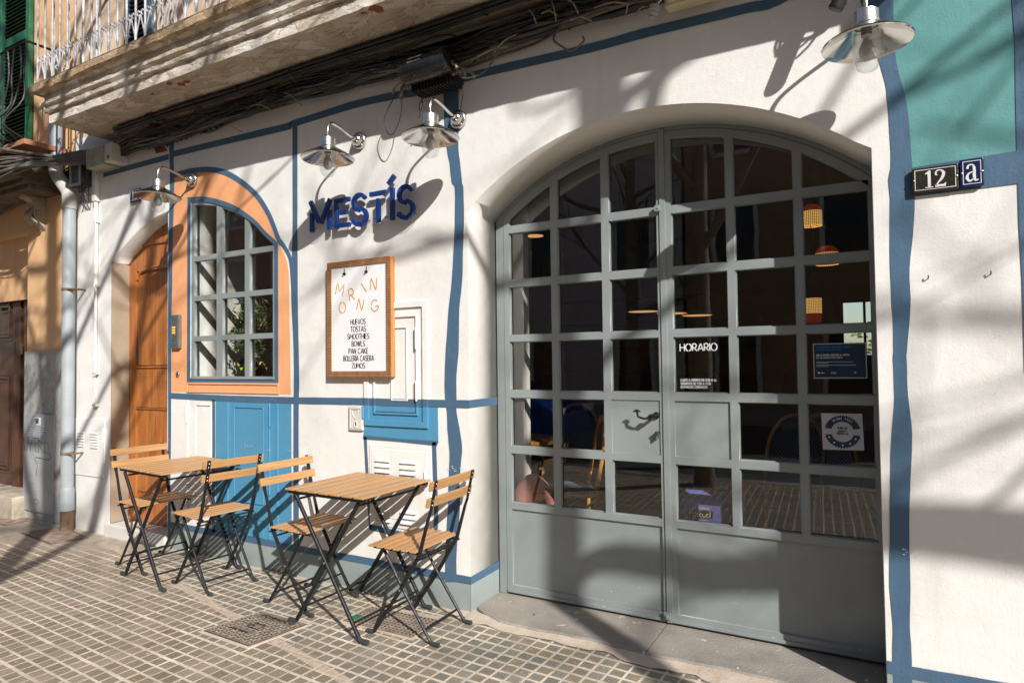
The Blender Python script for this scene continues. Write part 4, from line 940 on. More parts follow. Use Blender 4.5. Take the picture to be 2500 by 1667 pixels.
# ------------------------------------------------------------------ sign letters
sign = tag(empty('shop_sign', (-2.65, 0, 2.19)), 'deep blue raised letters spelling the cafe name on the white wall', 'sign')
def sbar(mb, a, b, w=.025, y0=-.050, y1=-.030):
    a = Vector(a); b = Vector(b); t = (b-a).normalized(); nn = Vector((-t.y, t.x))*w/2
    mb.prism([tuple(a+nn), tuple(a-nn), tuple(b-nn), tuple(b+nn)], y0, y1)
def sarc(mb, cx, cz, rx, rz, a0, a1, w=.025, n=16, y0=-.050, y1=-.030):
    p = arc(cx, cz, rx, rz, a0, a1, n); lp = ribbon_loop(p, w); k = len(p); m_ = 2*k
    vs = [(q[0], y0, q[1]) for q in lp]+[(q[0], y1, q[1]) for q in lp]; fs = []
    for i in range(k-1): fs += [(i, i+1, m_-2-i, m_-1-i), (m_+i, 2*m_-1-i, 2*m_-2-i, m_+i+1)]
    for i in range(m_): fs.append((i, m_+i, m_+(i+1) % m_, (i+1) % m_))
    mb.add(vs, fs)
zb_, zt_ = 2.188, 2.372
def letter(fn):
    mb = MB(); fn(mb)
    # stand-off pins
    xs = [q[0] for q in mb.v]; 
    for x in (min(xs)+.02, max(xs)-.02): mb.tube([(x, -.032, zb_+.03), (x, 0, zb_+.03)], .003, 6)
    o = mb.build('letter', m_blue_sign, None, smooth=35); kid(o, sign)
def LM(m): sbar(m, (-3.046, zb_), (-3.046, zt_-.062)); sbar(m, (-2.896, zb_), (-2.896, zt_-.062)); sbar(m, (-3.058, zt_+.012), (-2.985, 2.245), .026); sbar(m, (-2.968, 2.235), (-2.888, zt_+.008), .025)
def LE(m): sbar(m, (-2.836, zb_), (-2.836, zt_)); sbar(m, (-2.816, zt_-.016), (-2.727, zt_-.014), .025); sbar(m, (-2.812, 2.281), (-2.745, 2.281), .024); sbar(m, (-2.816, zb_+.016), (-2.727, zb_+.014), .025)
def LS(cx):
    def f(m): sarc(m, cx, 2.325, .048, .046, 25, 195); sarc(m, cx, 2.325, .048, .046, 200, 268); sarc(m, cx, 2.238, .052, .048, 85, -70); sarc(m, cx, 2.238, .052, .048, -78, -165)
    return f
def LT(m): sbar(m, (-2.565, zt_-.012), (-2.440, zt_-.012), .025); sbar(m, (-2.502, zb_), (-2.502, zt_-.044))
def LI(m): sbar(m, (-2.396, zb_), (-2.396, zt_+.006)); sbar(m, (-2.425, 2.402), (-2.378, 2.448), .025)
for fn in (LM, LE, LS(-2.648), LT, LI, LS(-2.298)): letter(fn)

# ------------------------------------------------------------------ menu board
board = tag(empty('menu_board', (-2.66, 0, 1.28)), 'framed white menu poster listing breakfasts in a patterned brown wooden frame', 'menu board')
def carvemat():
    m = bpy.data.materials.new('cane_pattern_wood'); n, b = nodes_of(m); v = geo(n)
    vo = n.nodes.new('ShaderNodeTexChecker'); vo.inputs['Scale'].default_value = 150; n.links.new(v, vo.inputs['Vector'])
    s = n.nodes.new('ShaderNodeSeparateXYZ'); n.links.new(v, s.inputs[0])
    a = mathn(n, 'SINE', mathn(n, 'MULTIPLY', mathn(n, 'ADD', s.outputs[0], s.outputs[2]), 330)); c = mathn(n, 'SINE', mathn(n, 'MULTIPLY', mathn(n, 'SUBTRACT', s.outputs[0], s.outputs[2]), 330))
    d_ = mathn(n, 'MULTIPLY', a, c)
    f = noise(n, v, 20, 3); base = mixc(n, ramp(n, f, .3, .7), (.40, .185, .075), (.56, .29, .125))
    n.links.new(mixc(n, ramp(n, d_, -.1, .1), base, (.09, .03, .012)), b.inputs['Base Color']); b.inputs['Roughness'].default_value = .6
    bump(n, b, d_, .4, .003); return m
m_cane = carvemat(); m_fr = wood('orange_pine', (.60, .27, .09), (.42, .16, .05), 2, .5)
B0, B1, Z0, Z1, fw__ = -2.918, -2.415, 1.277, 1.98, .034
o = MB(); frame_ring(o, B0, B1, Z0, Z1, fw__, -.042, -.004); kid(o.build('frame', m_cane), board)
o = MB(); o.box(B0-.0015, B0, -.0405, -.004, Z0, Z1); o.box(B1, B1+.0015, -.0405, -.004, Z0, Z1); o.box(B0, B1, -.0405, -.004, Z0-.0015, Z0); o.box(B0, B1, -.0405, -.004, Z1, Z1+.0015); kid(o.build('frame_edge', m_fr), board)
o = MB(); o.box(B0+fw__-.004, B1-fw__+.004, -.036, -.030, Z0+fw__-.004, Z1-fw__+.004); kid(o.build('poster', m_paper), board)
o = MB(); YT = -.0372
for i, s in enumerate(('HUEVOS', 'TOSTAS', 'SMOOTHIES', 'BOWLS', 'PAN CAKE', 'BOLLERÍA CASERA', 'ZUMOS')): text_mb(o, s, -2.669, 1.592-i*.0440, .031, .0040, YT, .0012, .20, center=True, squash=.80 if i != 5 else .70)
kid(o.build('menu_text', m_ink), board)
o = MB()
for c, x, z, h, r_ in (('M', -2.852, 1.785, .070, R(-14)), ('R', -2.735, 1.738, .068, R(8)), ('I', -2.602, 1.782, .068, R(38)), ('N', -2.572, 1.792, .070, R(-4)), ('O', -2.822, 1.665, .066, 0), ('N', -2.68, 1.682, .066, R(-14)), ('G', -2.566, 1.664, .066, 0)):
    o = MB(); text_mb(o, c, x, z, h*1.02, .0068, YT, .0012, .1, rot=r_, squash=1.); kid(o.build('heading_letter', m_gold), board)
o = MB()
for x in (-2.775, -2.60):
    o.tube(smoothpts([(x, -.037, 1.905), (x+.008, -.05, 1.912), (x+.016, -.058, 1.918), (x+.02, -.06, 1.930)], 3), .003, 6); o.lathe([(0, .004), (.008, .003), (.009, 0)], 10, rx(x, -.0365, 1.903)); o.tube([(x-.008, -.045, 1.902), (x+.01, -.055, 1.908)], .0035, 6)
kid(o.build('hook', m_black), board)

# ------------------------------------------------------------------ number plates, intercom, lock, small wall hardware
def plate(name, label, x0, x1, z0, z1, mat, glyph, rot=0.):
    r = tag(empty(name, ((x0+x1)/2, -.012, z0)), label, 'house number')
    o = MB(); o.bbox(x0, x1, -.022, -.0065, z0, z1, .006); kid(o.build('enamel_plate', mat), r)
    i = .009; o = MB(); yy = -.0232; q = .0022; 
    for a, b, c, d_ in ((x0+i, x1-i, z0+i, z0+i+q), (x0+i, x1-i, z1-i-q, z1-i), (x0+i, x0+i+q, z0+i+q, z1-i-q), (x1-i-q, x1-i, z0+i+q, z1-i-q)): o.box(a, b, yy, yy+.0012, c, d_)
    kid(o.build('border_line', m_wen), r)
    o = MB(); h = (z1-z0)*.68; zc = z0+(z1-z0)*.16
    def slab(pts): 
        vs = [(a, yy, b) for a, b in pts]; o.add(vs, [tuple(range(len(vs)))])
    def vstroke(pts, ws):
        s = smoothpts(pts, 5); k = len(s); wz = [ws[min(len(ws)-1, int(i_*(len(ws)-1)/(k-1)))]*(1-((i_*(len(ws)-1)/(k-1)) % 1))+ws[min(len(ws)-1, int(i_*(len(ws)-1)/(k-1))+1)]*((i_*(len(ws)-1)/(k-1)) % 1) for i_ in range(k)]
        lp = ribbon_loop(s, wz)
        for i_ in range(k-1): o.add([(lp[j_][0], yy, lp[j_][1]) for j_ in (i_, i_+1, 2*k-2-i_, 2*k-1-i_)], [(0, 1, 2, 3)])
    xc = (x0+x1)/2
    def one(x): slab([(x-.13*h, zc), (x+.27*h, zc), (x+.27*h, zc+.05*h), (x-.13*h, zc+.05*h)]); slab([(x, zc+.05*h), (x+.15*h, zc+.05*h), (x+.15*h, zc+h), (x+.06*h, zc+h), (x-.12*h, zc+.86*h), (x-.12*h, zc+.80*h), (x, zc+.82*h)])
    def two(x): vstroke([(x+.03*h, zc+.74*h), (x+.08*h, zc+.92*h), (x+.27*h, zc+.96*h), (x+.42*h, zc+.78*h), (x+.34*h, zc+.5*h), (x+.16*h, zc+.26*h), (x+.04*h, zc+.08*h)], [.10*h, .07*h, .06*h, .16*h, .14*h, .08*h, .05*h]); slab([(x, zc), (x+.50*h, zc), (x+.53*h, zc+.2*h), (x+.48*h, zc+.2*h), (x+.42*h, zc+.13*h), (x, zc+.13*h)]); vstroke([(x+.05*h, zc+.68*h), (x+.07*h, zc+.74*h)], [.10*h, .12*h])
    if glyph == '12': one(xc-.36*h); two(xc+.0*h)
    else:
        hh = h*.98; x = xc-.28*hh
        vstroke([(x+.08*hh, zc+.72*hh), (x+.14*hh, zc+.9*hh), (x+.30*hh, zc+.92*hh), (x+.38*hh, zc+.75*hh), (x+.38*hh, zc+.3*hh), (x+.42*hh, zc+.08*hh), (x+.56*hh, zc+.1*hh)], [.12*hh, .08*hh, .06*hh, .12*hh, .14*hh, .11*hh, .04*hh])
        vstroke([(x+.36*hh, zc+.56*hh), (x+.14*hh, zc+.46*hh), (x+.06*hh, zc+.24*hh), (x+.18*hh, zc+.05*hh), (x+.36*hh, zc+.2*hh)], [.04*hh, .08*hh, .14*hh, .09*hh, .04*hh])
    kid(o.build('numeral', m_wen), r)
    o = MB()
    for x in (x0+.006, x1-.006): o.lathe([(0, .004), (.003, .003), (.0042, 0)], 8, rx(x, -.022, (z0+z1)/2))
    kid(o.build('screw', m_chrome), r); return r
plate('house_number_plate', 'brown-black enamel number 12 plate below the green panel, larger of the touching pair', .170, .320, 1.991, 2.088, m_blken, '12')
plate('house_number_plate', 'navy enamel plate with the small letter a, right of the black number 12', .3235, .398, 1.993, 2.098, m_navyen, 'a')
plate('house_number_plate', 'small navy enamel number 12 plate above the old wooden door, behind the leftmost lamp', -5.066, -4.93, 2.645, 2.745, m_navyen, '12')
ic = tag(empty('intercom', (-4.47, 0, 1.48)), 'narrow grey metal intercom panel with lit amber name strips on the orange wall', 'intercom')
o = MB(); o.bbox(-4.517, -4.425, -.028, -.002, 1.482, 1.732, .008); kid(o.build('housing', simple('intercom_grey', (.28, .28, .29), .35, .7)), ic)
o = MB(); o.bbox(-4.507, -4.435, -.031, -.0285, 1.50, 1.705, .002); kid(o.build('face_plate', m_brush), ic)
m_amber = simple('amber_strip', (.85, .40, .03), .4, emit=.5)
for i in range(3): o = MB(); o.box(-4.498, -4.462, -.0325, -.0312, 1.632-i*.020, 1.645-i*.020); kid(o.build('name_strip', m_amber), ic)
o = MB()
for i in range(5): o.bbox(-4.503, -4.448, -.0335, -.0312, 1.515+i*.0145, 1.524+i*.0145, .001)
kid(o.build('speaker_grille', simple('grille_grey', (.12, .12, .13), .5)), ic)
o = MB(); o.lathe([(0, .012), (.012, .012), (.018, .010), (.020, .006), (.020, 0)], 20, rx(-4.467, -.002, 1.293)); o.lathe([(.006, .0135), (.010, .0135)], 12, rx(-4.467, -.002, 1.293)); tag(o.build('key_switch', m_brush, smooth=40), 'small round metal key switch on the orange wall below the intercom', 'lock')
hyd = tag(empty('service_plate', (-2.71, 0, .95)), 'cream embossed service cover plate with a shield and keyhole left of the blue cupboard', 'service cover')
o = MB(); o.bbox(-2.768, -2.657, -.016, -.0022, .953, 1.099, .006); kid(o.build('cover', m_white_pl), hyd)
o = MB(); frame_ring(o, -2.757, -2.668, .965, 1.088, .004, -.0195, -.0155)
o.tube([(x, -.018, z) for x, z in ((-2.735, 1.078), (-2.69, 1.078), (-2.69, 1.05), (-2.7125, 1.022), (-2.735, 1.05))], .0025, 6, closed=True)
o.tube([(-2.7125+.010*math.cos(a*.5), -.0175, 1.0+.020*math.sin(a*.5)-.008) for a in range(12)], .003, 6, closed=True)
for x in (-2.74, -2.685):
    for z in (.99, 1.01): o.lathe([(0, .004), (.005, 0)], 8, rx(x, -.016, z))
kid(o.build('embossing', m_white_pl, smooth=50), hyd)
o = MB(); o.box(-2.716, -2.709, -.0175, -.0158, .983, 1.002); kid(o.build('keyhole', m_black), hyd)
for i, (x, z, lb_) in enumerate(((.214, 1.66, 'small black screw hook in the white wall nearest the tall navy stripe'), (.409, 1.661, 'small black screw hook in the white wall at the far right'))):
    o = MB(); o.tube(smoothpts([(x, 0, z), (x, -.008, z), (x, -.012, z+.002), (x, -.013, z+.012)], 3), .0022, 6); tag(o.build('wall_hook', m_black), lb_, 'hook', 'hooks in the right-hand wall')

# ------------------------------------------------------------------ drainpipe, thin conduit, boxes
dp = tag(empty('drainpipe', (-6.03, -.08, 0)), 'grey-blue drainpipe with elbow between the white cafe wall and the peach neighbour', 'drainpipe')
PX, PY, PR = -5.825, -.085, .047
m_pipe = simple('blue_grey_pipe_paint', (.37, .405, .43), .45, 0, .12, 5, .12, 30); m_pipe_top = simple('cream_pipe_elbow', (.55, .53, .48), .55, 0, .15, 8)
o = MB(); o.tube([(PX, PY, .20), (PX, PY, 2.76)], PR, 24); o.tube([(PX, PY, .17), (PX, PY, .34), (PX, PY, .36)], [PR+.006, PR+.006, PR], 24); kid(o.build('pipe', m_pipe, smooth=40), dp)
o = MB(); o.tube(smoothpts([(PX, PY, 2.68), (PX, PY, 2.78), (PX-.03, PY, 2.84), (PX-.12, PY-.02, 2.95), (PX-.17, PY-.02, 3.02), (PX-.18, PY-.02, 3.10)], 4), PR+.006, 24); kid(o.build('elbow', m_pipe_top, smooth=60), dp)
o = MB(); o.tube([(PX-.18, PY-.02, 3.08), (PX-.18, PY-.02, 3.55)], PR, 24); kid(o.build('upper_pipe', m_grey, smooth=40), dp)
o = MB(); o.tube([(PX, PY, -.02), (PX, PY, .175)], PR+.002, 24); kid(o.build('iron_shoe', m_rust, smooth=40), dp)
for z in (2.0, .64): o = MB(); o.tube([(PX, PY, z-.012), (PX, PY, z+.012)], PR+.003, 24); o.tube([(PX+.04, PY-.03, z), (PX+.085, PY-.01, z), (PX+.09, 0, z)], .008, 8); kid(o.build('clamp', m_rust, smooth=40), dp)
cd = tag(empty('conduit', (-5.55, 0, 1.0)), 'thin white-painted conduit running down the white wall beside the drainpipe', 'conduit')
o = MB(); o.tube([(-5.545, -.018, 1.28), (-5.545, -.018, 2.0)], .012, 10); o.tube([(-5.545, -.018, 2.0), (-5.54, -.018, 2.5), (-5.55, -.02, 2.78)], .016, 10); o.bbox(-5.575, -5.52, -.04, 0, 2.72, 3.0, .005); o.tube([(-5.56, -.012, 1.02), (-5.56, -.012, 1.28)], .006, 8); kid(o.build('pipe', m_white, smooth=40), cd)
for z in (2.55, 2.02, 1.30, 1.04): o = MB(); o.bbox(-5.567, -5.515, -.03, 0, z-.01, z+.01, .003); kid(o.build('clip', m_white_pl), cd)
jb = tag(empty('junction_box', (-5.4, 0, 2.95)), 'beige rectangular junction box high on the wall left of the first navy line', 'electrical box')
o = MB(); o.bbox(-5.47, -5.22, -.14, 0, 2.95, 3.10, .006); kid(o.build('box', simple('aged_beige_plastic', (.42, .38, .27), .6, 0, .2)), jb)
o = MB(); o.bbox(-5.225, -5.12, -.13, 0, 2.965, 3.11, .004); kid(o.build('cover', m_white_pl), jb)
o = MB(); o.lathe([(0, .004), (.014, .003), (.016, 0)], 12, rx(-5.17, -.13, 3.0)); kid(o.build('screw', m_rust), jb)
jb2 = tag(empty('meter_box', (-5.8, 0, 2.85)), 'small dark grey open box with wires hanging beside the drainpipe elbow', 'electrical box')
o = MB(); o.bbox(-5.80, -5.64, -.09, 0, 2.86, 3.06, .006); kid(o.build('box', simple('dirty_grey_box', (.13, .125, .11), .6, 0, .3)), jb2)
o = MB(); frame_ring(o, -5.80, -5.64, 2.86, 3.06, .02, -.10, -.09); kid(o.build('rim', m_grey), jb2)
random.seed(21)
o = MB()
for i in range(7):
    x = -5.66+random.uniform(0, .12); o.tube(smoothpts([(x, -.06, 3.05), (x+random.uniform(-.06, .05), -.09, 2.93), (x+random.uniform(-.08, .08), -.07, 2.82), (x-.04+random.uniform(-.04, .04), -.05, 2.72)], 4), random.uniform(.003, .006), 5)
kid(o.build('hanging_wire', m_cable), jb2)

# splice enclosure with its number label
sp_ = tag(empty('splice_enclosure', (-2.03, -.16, 2.95)), 'black ribbed telephone splice cylinder with a small white number label under the cables', 'cable box')
o = MB(); a, b = -2.205, -1.90; o.tube([(a, -.165, 2.955), (a+.012, -.165, 2.957), (b-.012, -.165, 2.963), (b, -.165, 2.965)], [.062, .068, .068, .062], 28); kid(o.build('cylinder', simple('black_plastic', (.018, .018, .02), .28, 0, .2, 20), smooth=40), sp_)
o = MB(); 
for i in range(13): o.bbox(a+.02+i*.0215, a+.02+i*.0215+.010, -.13, -.02, 2.862, 2.915, .002)
o.bbox(a+.015, b-.01, -.11, -.01, 2.872, 2.90, .003); kid(o.build('rib', m_cable), sp_)
o = MB(); 
for i in range(7):
    q = -.075+i*.0135; ang = math.acos(max(-1, min(1, 0)))
o.add([(-2.135+i*.018*1., -.165-.0695*math.cos(R(t)), 2.959+.0695*math.sin(R(t))) for t in (12, 44) for i in range(6)], [(i, i+1, 7+i, 6+i) for i in range(5)]); kid(o.build('label', m_paper), sp_)
o = MB(); text_mb(o, '0-4872', .004, 0, .019, .0024, 0, .0005, .22, squash=.62)
x_off = -2.130
o.v = [(x_off+x, -.165-.0703*math.cos(R(20+z/.0695*57.3)), 2.959+.0703*math.sin(R(20+z/.0695*57.3))) for x, y, z in o.v]; kid(o.build('label_print', m_ink), sp_)
m_end = simple('taped_cable_end', (.36, .29, .20), .6, 0, .3, 40)
random.seed(31)
o = MB()
for i in range(9):
    x = random.choice((a-.02, b+.01))+random.uniform(-.01, .01); s = -1 if x < -2.1 else 1
    p0 = Vector((x, -.13+random.uniform(-.04, .03), 2.95+random.uniform(-.04, .04))); pts = [p0]
    for k in range(3): pts.append(pts[-1]+Vector((s*random.uniform(-.01, .05), random.uniform(-.02, .015), random.uniform(-.05, .01))))
    o = MB(); o.tube(smoothpts([tuple(q) for q in pts], 3), random.choice((.003, .0045, .009)), 6)
    e = pts[-1]; o.tube([tuple(e), tuple(e+Vector((s*.01, 0, -.025)))], .008, 7); kid(o.build('cable_end', m_end), sp_)

# ------------------------------------------------------------------ cables
random.seed(77)
o = MB(); o2 = MB()
def zc_(x):
    return zstain(x)+.055 if x > -5.0 else 3.1
def cable_run(mb, x0, x1, dz, y, r, amp=.012, step_=.22):
    pts = []; x = x0; ph = random.uniform(0, 6)
    while x < x1+.01:
        zz = zc_(min(x, .1))+dz+amp*math.sin(x*3.1+ph)+random.uniform(-amp, amp)*.6
        if x < -5.0: zz -= (-5.0-x)*.10
        pts.append((x, y+random.uniform(-.008, .008), zz)); x += step_
    mb.tube(smoothpts(pts, 3), r, 5)
for i in range(95):
    x0 = random.choice((-8.5, -8.5, random.uniform(-6.5, -2))); x1 = random.choice((1.2, 1.2, random.uniform(-3, .8)))
    if x1 < x0+.8: continue
    mbx = o if random.random() < .72 else o2
    cable_run(mbx, x0, x1, random.uniform(-.05, .022), -.012-min(.075, abs(random.gauss(0, .03))), random.choice((.004, .005, .006, .008, .011)), random.uniform(.006, .03))
for i in range(46):       # criss-crossing strays
    x = random.uniform(-5.5, .3); l = random.uniform(.3, .9); z = zc_(x)+random.uniform(-.04, .03)
    o.tube(smoothpts([(x, -.06, z), (x+l*.3, -.10, z+random.uniform(-.03, .06)), (x+l*.7, -.10, z+random.uniform(-.05, .05)), (x+l, -.05, zc_(x+l)+random.uniform(-.03, .06))], 5), random.choice((.003, .004, .006)), 5)
for i in range(22):
    x = random.uniform(-4.9, -.2); l = random.uniform(.25, .8); dz_ = random.uniform(.02, .085); z = zc_(x)-.01
    (o if i % 3 else o2).tube(smoothpts([(x, -.05, z+.02), (x+l*.2, -.09, z-dz_*.5), (x+l*.5, -.11, zc_(x+l*.5)-.02-dz_), (x+l*.8, -.09, zc_(x+l)-dz_*.5), (x+l, -.05, zc_(x+l)+.01)], 5), random.choice((.003, .0045, .006)), 5)
tag(o.build('cable_tangle', m_cable, smooth=60), 'tangle of black cables clipped along the wall below the balcony', 'cables', kind='stuff')
tag(o2.build('cable_tangle', m_cable2, smooth=60), 'dusty grey cables running within the black tangle below the balcony', 'cables', kind='stuff')
random.seed(63); o3 = MB()
for i in range(34):
    z = random.uniform(2.90, 3.15); y = -random.uniform(.36, .50); o3.tube(smoothpts([(-9, y, z+random.uniform(-.05, .05)), (-7.6, y, z+random.uniform(-.06, .06)), (-6.9, y, z+random.uniform(-.06, .06)), (-6.3, y, z+random.uniform(-.05, .05)), (-5.95, y*.75, z*.5+1.53), (-5.6, -.12, 3.07+random.uniform(-.05, .05)), (-5.1, -.05, 3.09+random.uniform(-.04, .03))], 5), random.choice((.005, .007, .010, .013)), 6)
tag(o3.build('cable_tangle', m_cable2, smooth=60), 'sagging grey cables crossing in front of the neighbour cornice at the far left', 'cables', kind='stuff')
uc = tag(empty('cable_bundle', (-3, -.15, 3.16)), 'neat bundle of black cables clipped under the balcony above the tangle', 'cables')
o = MB()
for i, (dy, dz, r) in enumerate(((0, 0, .011), (-.022, .003, .010), (-.044, 0, .011), (-.012, -.018, .010), (-.034, -.019, .009))):
    o.tube(smoothpts([(x, -.14+dy+random.uniform(-.003, .003), 3.180+dz-.008*math.sin(x*2.2)**2) for x in [-5.0+k*.28 for k in range(22)]], 3), r, 7)
kid(o.build('cable', m_cable, smooth=60), uc)
for x in (-4.5, -4.02, -3.57, -3.08, -2.62, -2.15, -1.68, -1.2): o = MB(); o.tube([(x+.0, -.162+.036*math.cos(t*.524), 3.172+.024*math.sin(t*.524)) for t in range(12)], .004, 6, closed=True); o.tube([(x, -.16, 3.17), (x+.01, -.17, 3.2)], .004, 6); kid(o.build('cable_clip', m_black, smooth=60), uc)
for pts, r, lb_ in ((smoothpts([(-2.33, -.08, 2.90), (-2.40, -.10, 2.78), (-2.385, -.10, 2.69), (-2.34, -.10, 2.665), (-2.29, -.10, 2.74), (-2.265, -.1, 2.86), (-2.24, -.1, 2.92)], 6), .0028, 'thin black wire loop hanging left of the splice cylinder'),
                    (smoothpts([(-2.13, -.10, 2.89), (-2.128, -.10, 2.84), (-2.14, -.10, 2.79), (-2.15, -.1, 2.72)], 5), .004, 'short wire with a metal ferrule dangling under the splice cylinder'),
                    (smoothpts([(-1.90, -.12, 2.93), (-1.83, -.13, 2.86), (-1.72, -.12, 2.87), (-1.66, -.10, 2.94), (-1.62, -.08, 3.02)], 6), .004, 'loose grey cable curving out to the right of the splice cylinder'),
                    (smoothpts([(-1.30, -.06, 3.03), (-1.325, -.09, 2.96), (-1.27, -.10, 2.90), (-1.22, -.10, 2.87), (-1.16, -.1, 2.90), (-1.165, -.1, 2.925)], 6), .0055, 'hooked grey cable end hanging over the navy band above the big arch'),
                    (smoothpts([(-1.86, -.10, 2.90), (-1.85, -.11, 2.82), (-1.87, -.09, 2.77), (-1.91, -.05, 2.735)], 5), .003, 'thin wire dropping to the lamp beside the splice cylinder')):
    o = MB(); o.tube(pts, r, 6); 
    if 'ferrule' in lb_: o.tube([(-2.135, -.1, 2.81), (-2.145, -.1, 2.765)], .009, 8)
    tag(o.build('loose_cable', m_cable2 if 'grey' in lb_ else m_cable, smooth=60), lb_, 'cable')
random.seed(5)
ns = [((1290, 25), (1310, 60)), ((1345, 0), (1358, 55)), ((1385, 0), (1412, 35)), ((1322, 34), (1360, 38)), ((1392, 50), (1445, 53)), ((1450, 20), (1540, 12)), ((1548, 40), (1580, 18)), ((1535, 5), (1528, 35)), ((550, 308), (592, 322)), ((695, 226), (737, 258)), ((624, 256), (663, 270)), ((1205, 130), (1260, 85)), ((1150, 150), (1240, 115))]
for i, (a_, b_) in enumerate(ns):
    o = MB(); p, q = P(*a_, Y=-.15), P(*b_, Y=-.13); o.tube(smoothpts([(p[0], -.15, p[1]), ((p[0]+q[0])/2+.01, -.16, (p[1]+q[1])/2+.006), (q[0], -.13, q[1])], 3), .0035, 6)
    tag(o.build('cable_tie_tail', m_end), 'pale cable tie end or cut wire sticking out of the black cable tangle', 'cable tie', 'pale wire ends sticking out of the cables')
ins = tag(empty('insulator', (-.89, -.14, 3.02)), 'ringed ceramic cable insulator hanging at the edge of the cable tangle', 'insulator')
o = MB(); p = P(1596, 28, -.14); T = Matrix.Translation((p[0], -.14, p[1])) @ Matrix.Rotation(R(18), 4, 'Y')
o.lathe([(0, .03), (.022, .025), (.026, .018), (.020, .012), (.026, .006), (.026, 0), (.018, -.006), (.024, -.012), (.022, -.02), (.014, -.024), (.019, -.03), (.014, -.036), (0, -.038)], 20, T); kid(o.build('body', simple('grey_ceramic', (.40, .38, .35), .4, 0, .2), smooth=50), ins)
o = MB(); o.tube([tuple(T @ Vector((0, 0, .025))), tuple(T @ Vector((.03, 0, .07)))], .006, 8); kid(o.build('pin', m_chrome), ins)
al = tag(empty('alarm_box', (-.65, -.05, 2.98)), 'cream plastic box at the top edge above the big arch', 'electrical box')  # beige alarm box, holds no lamp
o = MB(); o.bbox(-.765, -.525, -.10, -.03, 2.955, 3.09, .012); kid(o.build('housing', simple('cream_plastic', (.62, .54, .36), .4)), al)
o = MB(); o.bbox(-.75, -.54, -.115, -.10, 2.968, 3.08, .004); kid(o.build('cover', simple('cream_lid', (.66, .58, .40), .4)), al)
# corrugated conduit stub and coil of cable at the top right
o = MB(); a_, b_ = Vector((.135, -.23, 3.10)), Vector((-.075, -.18, 2.71))
pts = [tuple(a_.lerp(b_, t/44)) for t in range(45)]; o.tube(pts, [.026+.0025*(t % 2) for t in range(45)], 12)
tag(o.build('corrugated_conduit', m_cable, smooth=30), 'black corrugated conduit stub poking down at the top beside the right lamp', 'conduit')
random.seed(9)
o = MB()
for k in range(7):
    cx, cz, ra, rb_ = .30+random.uniform(-.05, .05), 3.20+random.uniform(-.04, .03), random.uniform(.07, .14), random.uniform(.11, .20); th = random.uniform(-.6, .6)
    o.tube([(cx+ra*math.cos(t*.35)*math.cos(th)-rb_*math.sin(t*.35)*math.sin(th), -.32+.04*math.sin(t*.35+k), cz+rb_*math.sin(t*.35)*math.cos(th)+ra*math.cos(t*.35)*math.sin(th)) for t in range(18)], .005, 6, closed=True)
tag(o.build('cable_coil', m_cable, smooth=60), 'coil of spare black cable hanging just under the balcony end at top right', 'cable')
o = MB(); o.tube(smoothpts([(-.05, -.05, 3.14), (0, -.07, 2.98), (.09, -.07, 2.91), (.2, -.06, 2.93), (.28, -.05, 3.0)], 6), .010, 8); o.tube(smoothpts([(-.02, -.03, 3.1), (.03, -.05, 2.96), (.06, -.05, 2.90), (.09, -.03, 2.86)], 6), .012, 8); o.tube(smoothpts([(.10, -.05, 3.1), (.13, -.09, 2.95), (.10, -.09, 2.90)], 5), .006, 6)
tag(o.build('cable_loop', m_cable, smooth=60), 'thick black cables looping behind the right-hand lamp over the navy band', 'cable')

# ------------------------------------------------------------------ covers in the pavement
def cover(name, label, corners, kindm, z=.006):
    r = tag(empty(name, (*[sum(c[i] for c in corners)/4 for i in (0, 1)], 0)), label, 'manhole cover'); return r
def quadp(c, u, v): 
    a = Vector(c[0]).lerp(Vector(c[1]), u); b = Vector(c[3]).lerp(Vector(c[2]), u); return a.lerp(b, v)
m_iron = simple('cast_iron', (.33, .265, .20), .5, .25, .25, 30, .3, 90); m_iron_d = simple('cast_iron_dark', (.035, .026, .022), .7, .2, .2, 12)
c1_ = [(-2.998, -.826), (-2.64, -.838), (-2.585, -.522), (-2.944, -.512)]
cv = cover('manhole_cover', 'rectangular cast iron telecom cover with raised dashes and lettering set in the tan tiles', c1_, None)
def pad(mb, c, u0, v0, u1, v1, z0, z1):
    q = [quadp(c, u, v) for u, v in ((u0, v0), (u1, v0), (u1, v1), (u0, v1))]; mb.prism([tuple(x) for x in q], z0, z1, 'xy')
o = MB(); pad(o, c1_, -.045, -.055, 1.045, 1.055, -.02, .0035); kid(o.build('mortar_bed', m_mortar), cv)
o = MB(); pad(o, c1_, 0, 0, 1, 1, -.02, .0055); kid(o.build('rim_gap', m_iron_d), cv)
o = MB(); pad(o, c1_, .012, .014, .988, .986, -.02, .0075); kid(o.build('plate', m_iron), cv)
o = MB(); o2_ = MB()
for i in range(13):
    for k in range(11):
        u, v_ = .06+i*.072, .07+k*.082
        if (.12 < u < .9 and .80 < v_ < .93) or (.36 < u < .62 and .42 < v_ < .62) or (.25 < u < .75 and .25 < v_ < .33): continue
        s = .018; d_ = .030 if (i+k) % 2 else .022
        if (i+k) % 2: pad(o, c1_, u-.007, v_-.026, u+.007, v_+.026, .006, .0115); pad(o2_, c1_, u+.009, v_-.024, u+.026, v_+.024, .006, .0086)
        else: pad(o, c1_, u-.022, v_-.009, u+.022, v_+.009, .006, .0115); pad(o2_, c1_, u-.024, v_+.011, u+.022, v_+.034, .006, .0086)
kid(o.build('raised_stud', simple('worn_stud', (.48, .40, .31), .45, .2, .2, 30)), cv); kid(o2_.build('stud_side_shade', m_iron_d), cv)  # dark pads paint the shaded side next to each raised stud
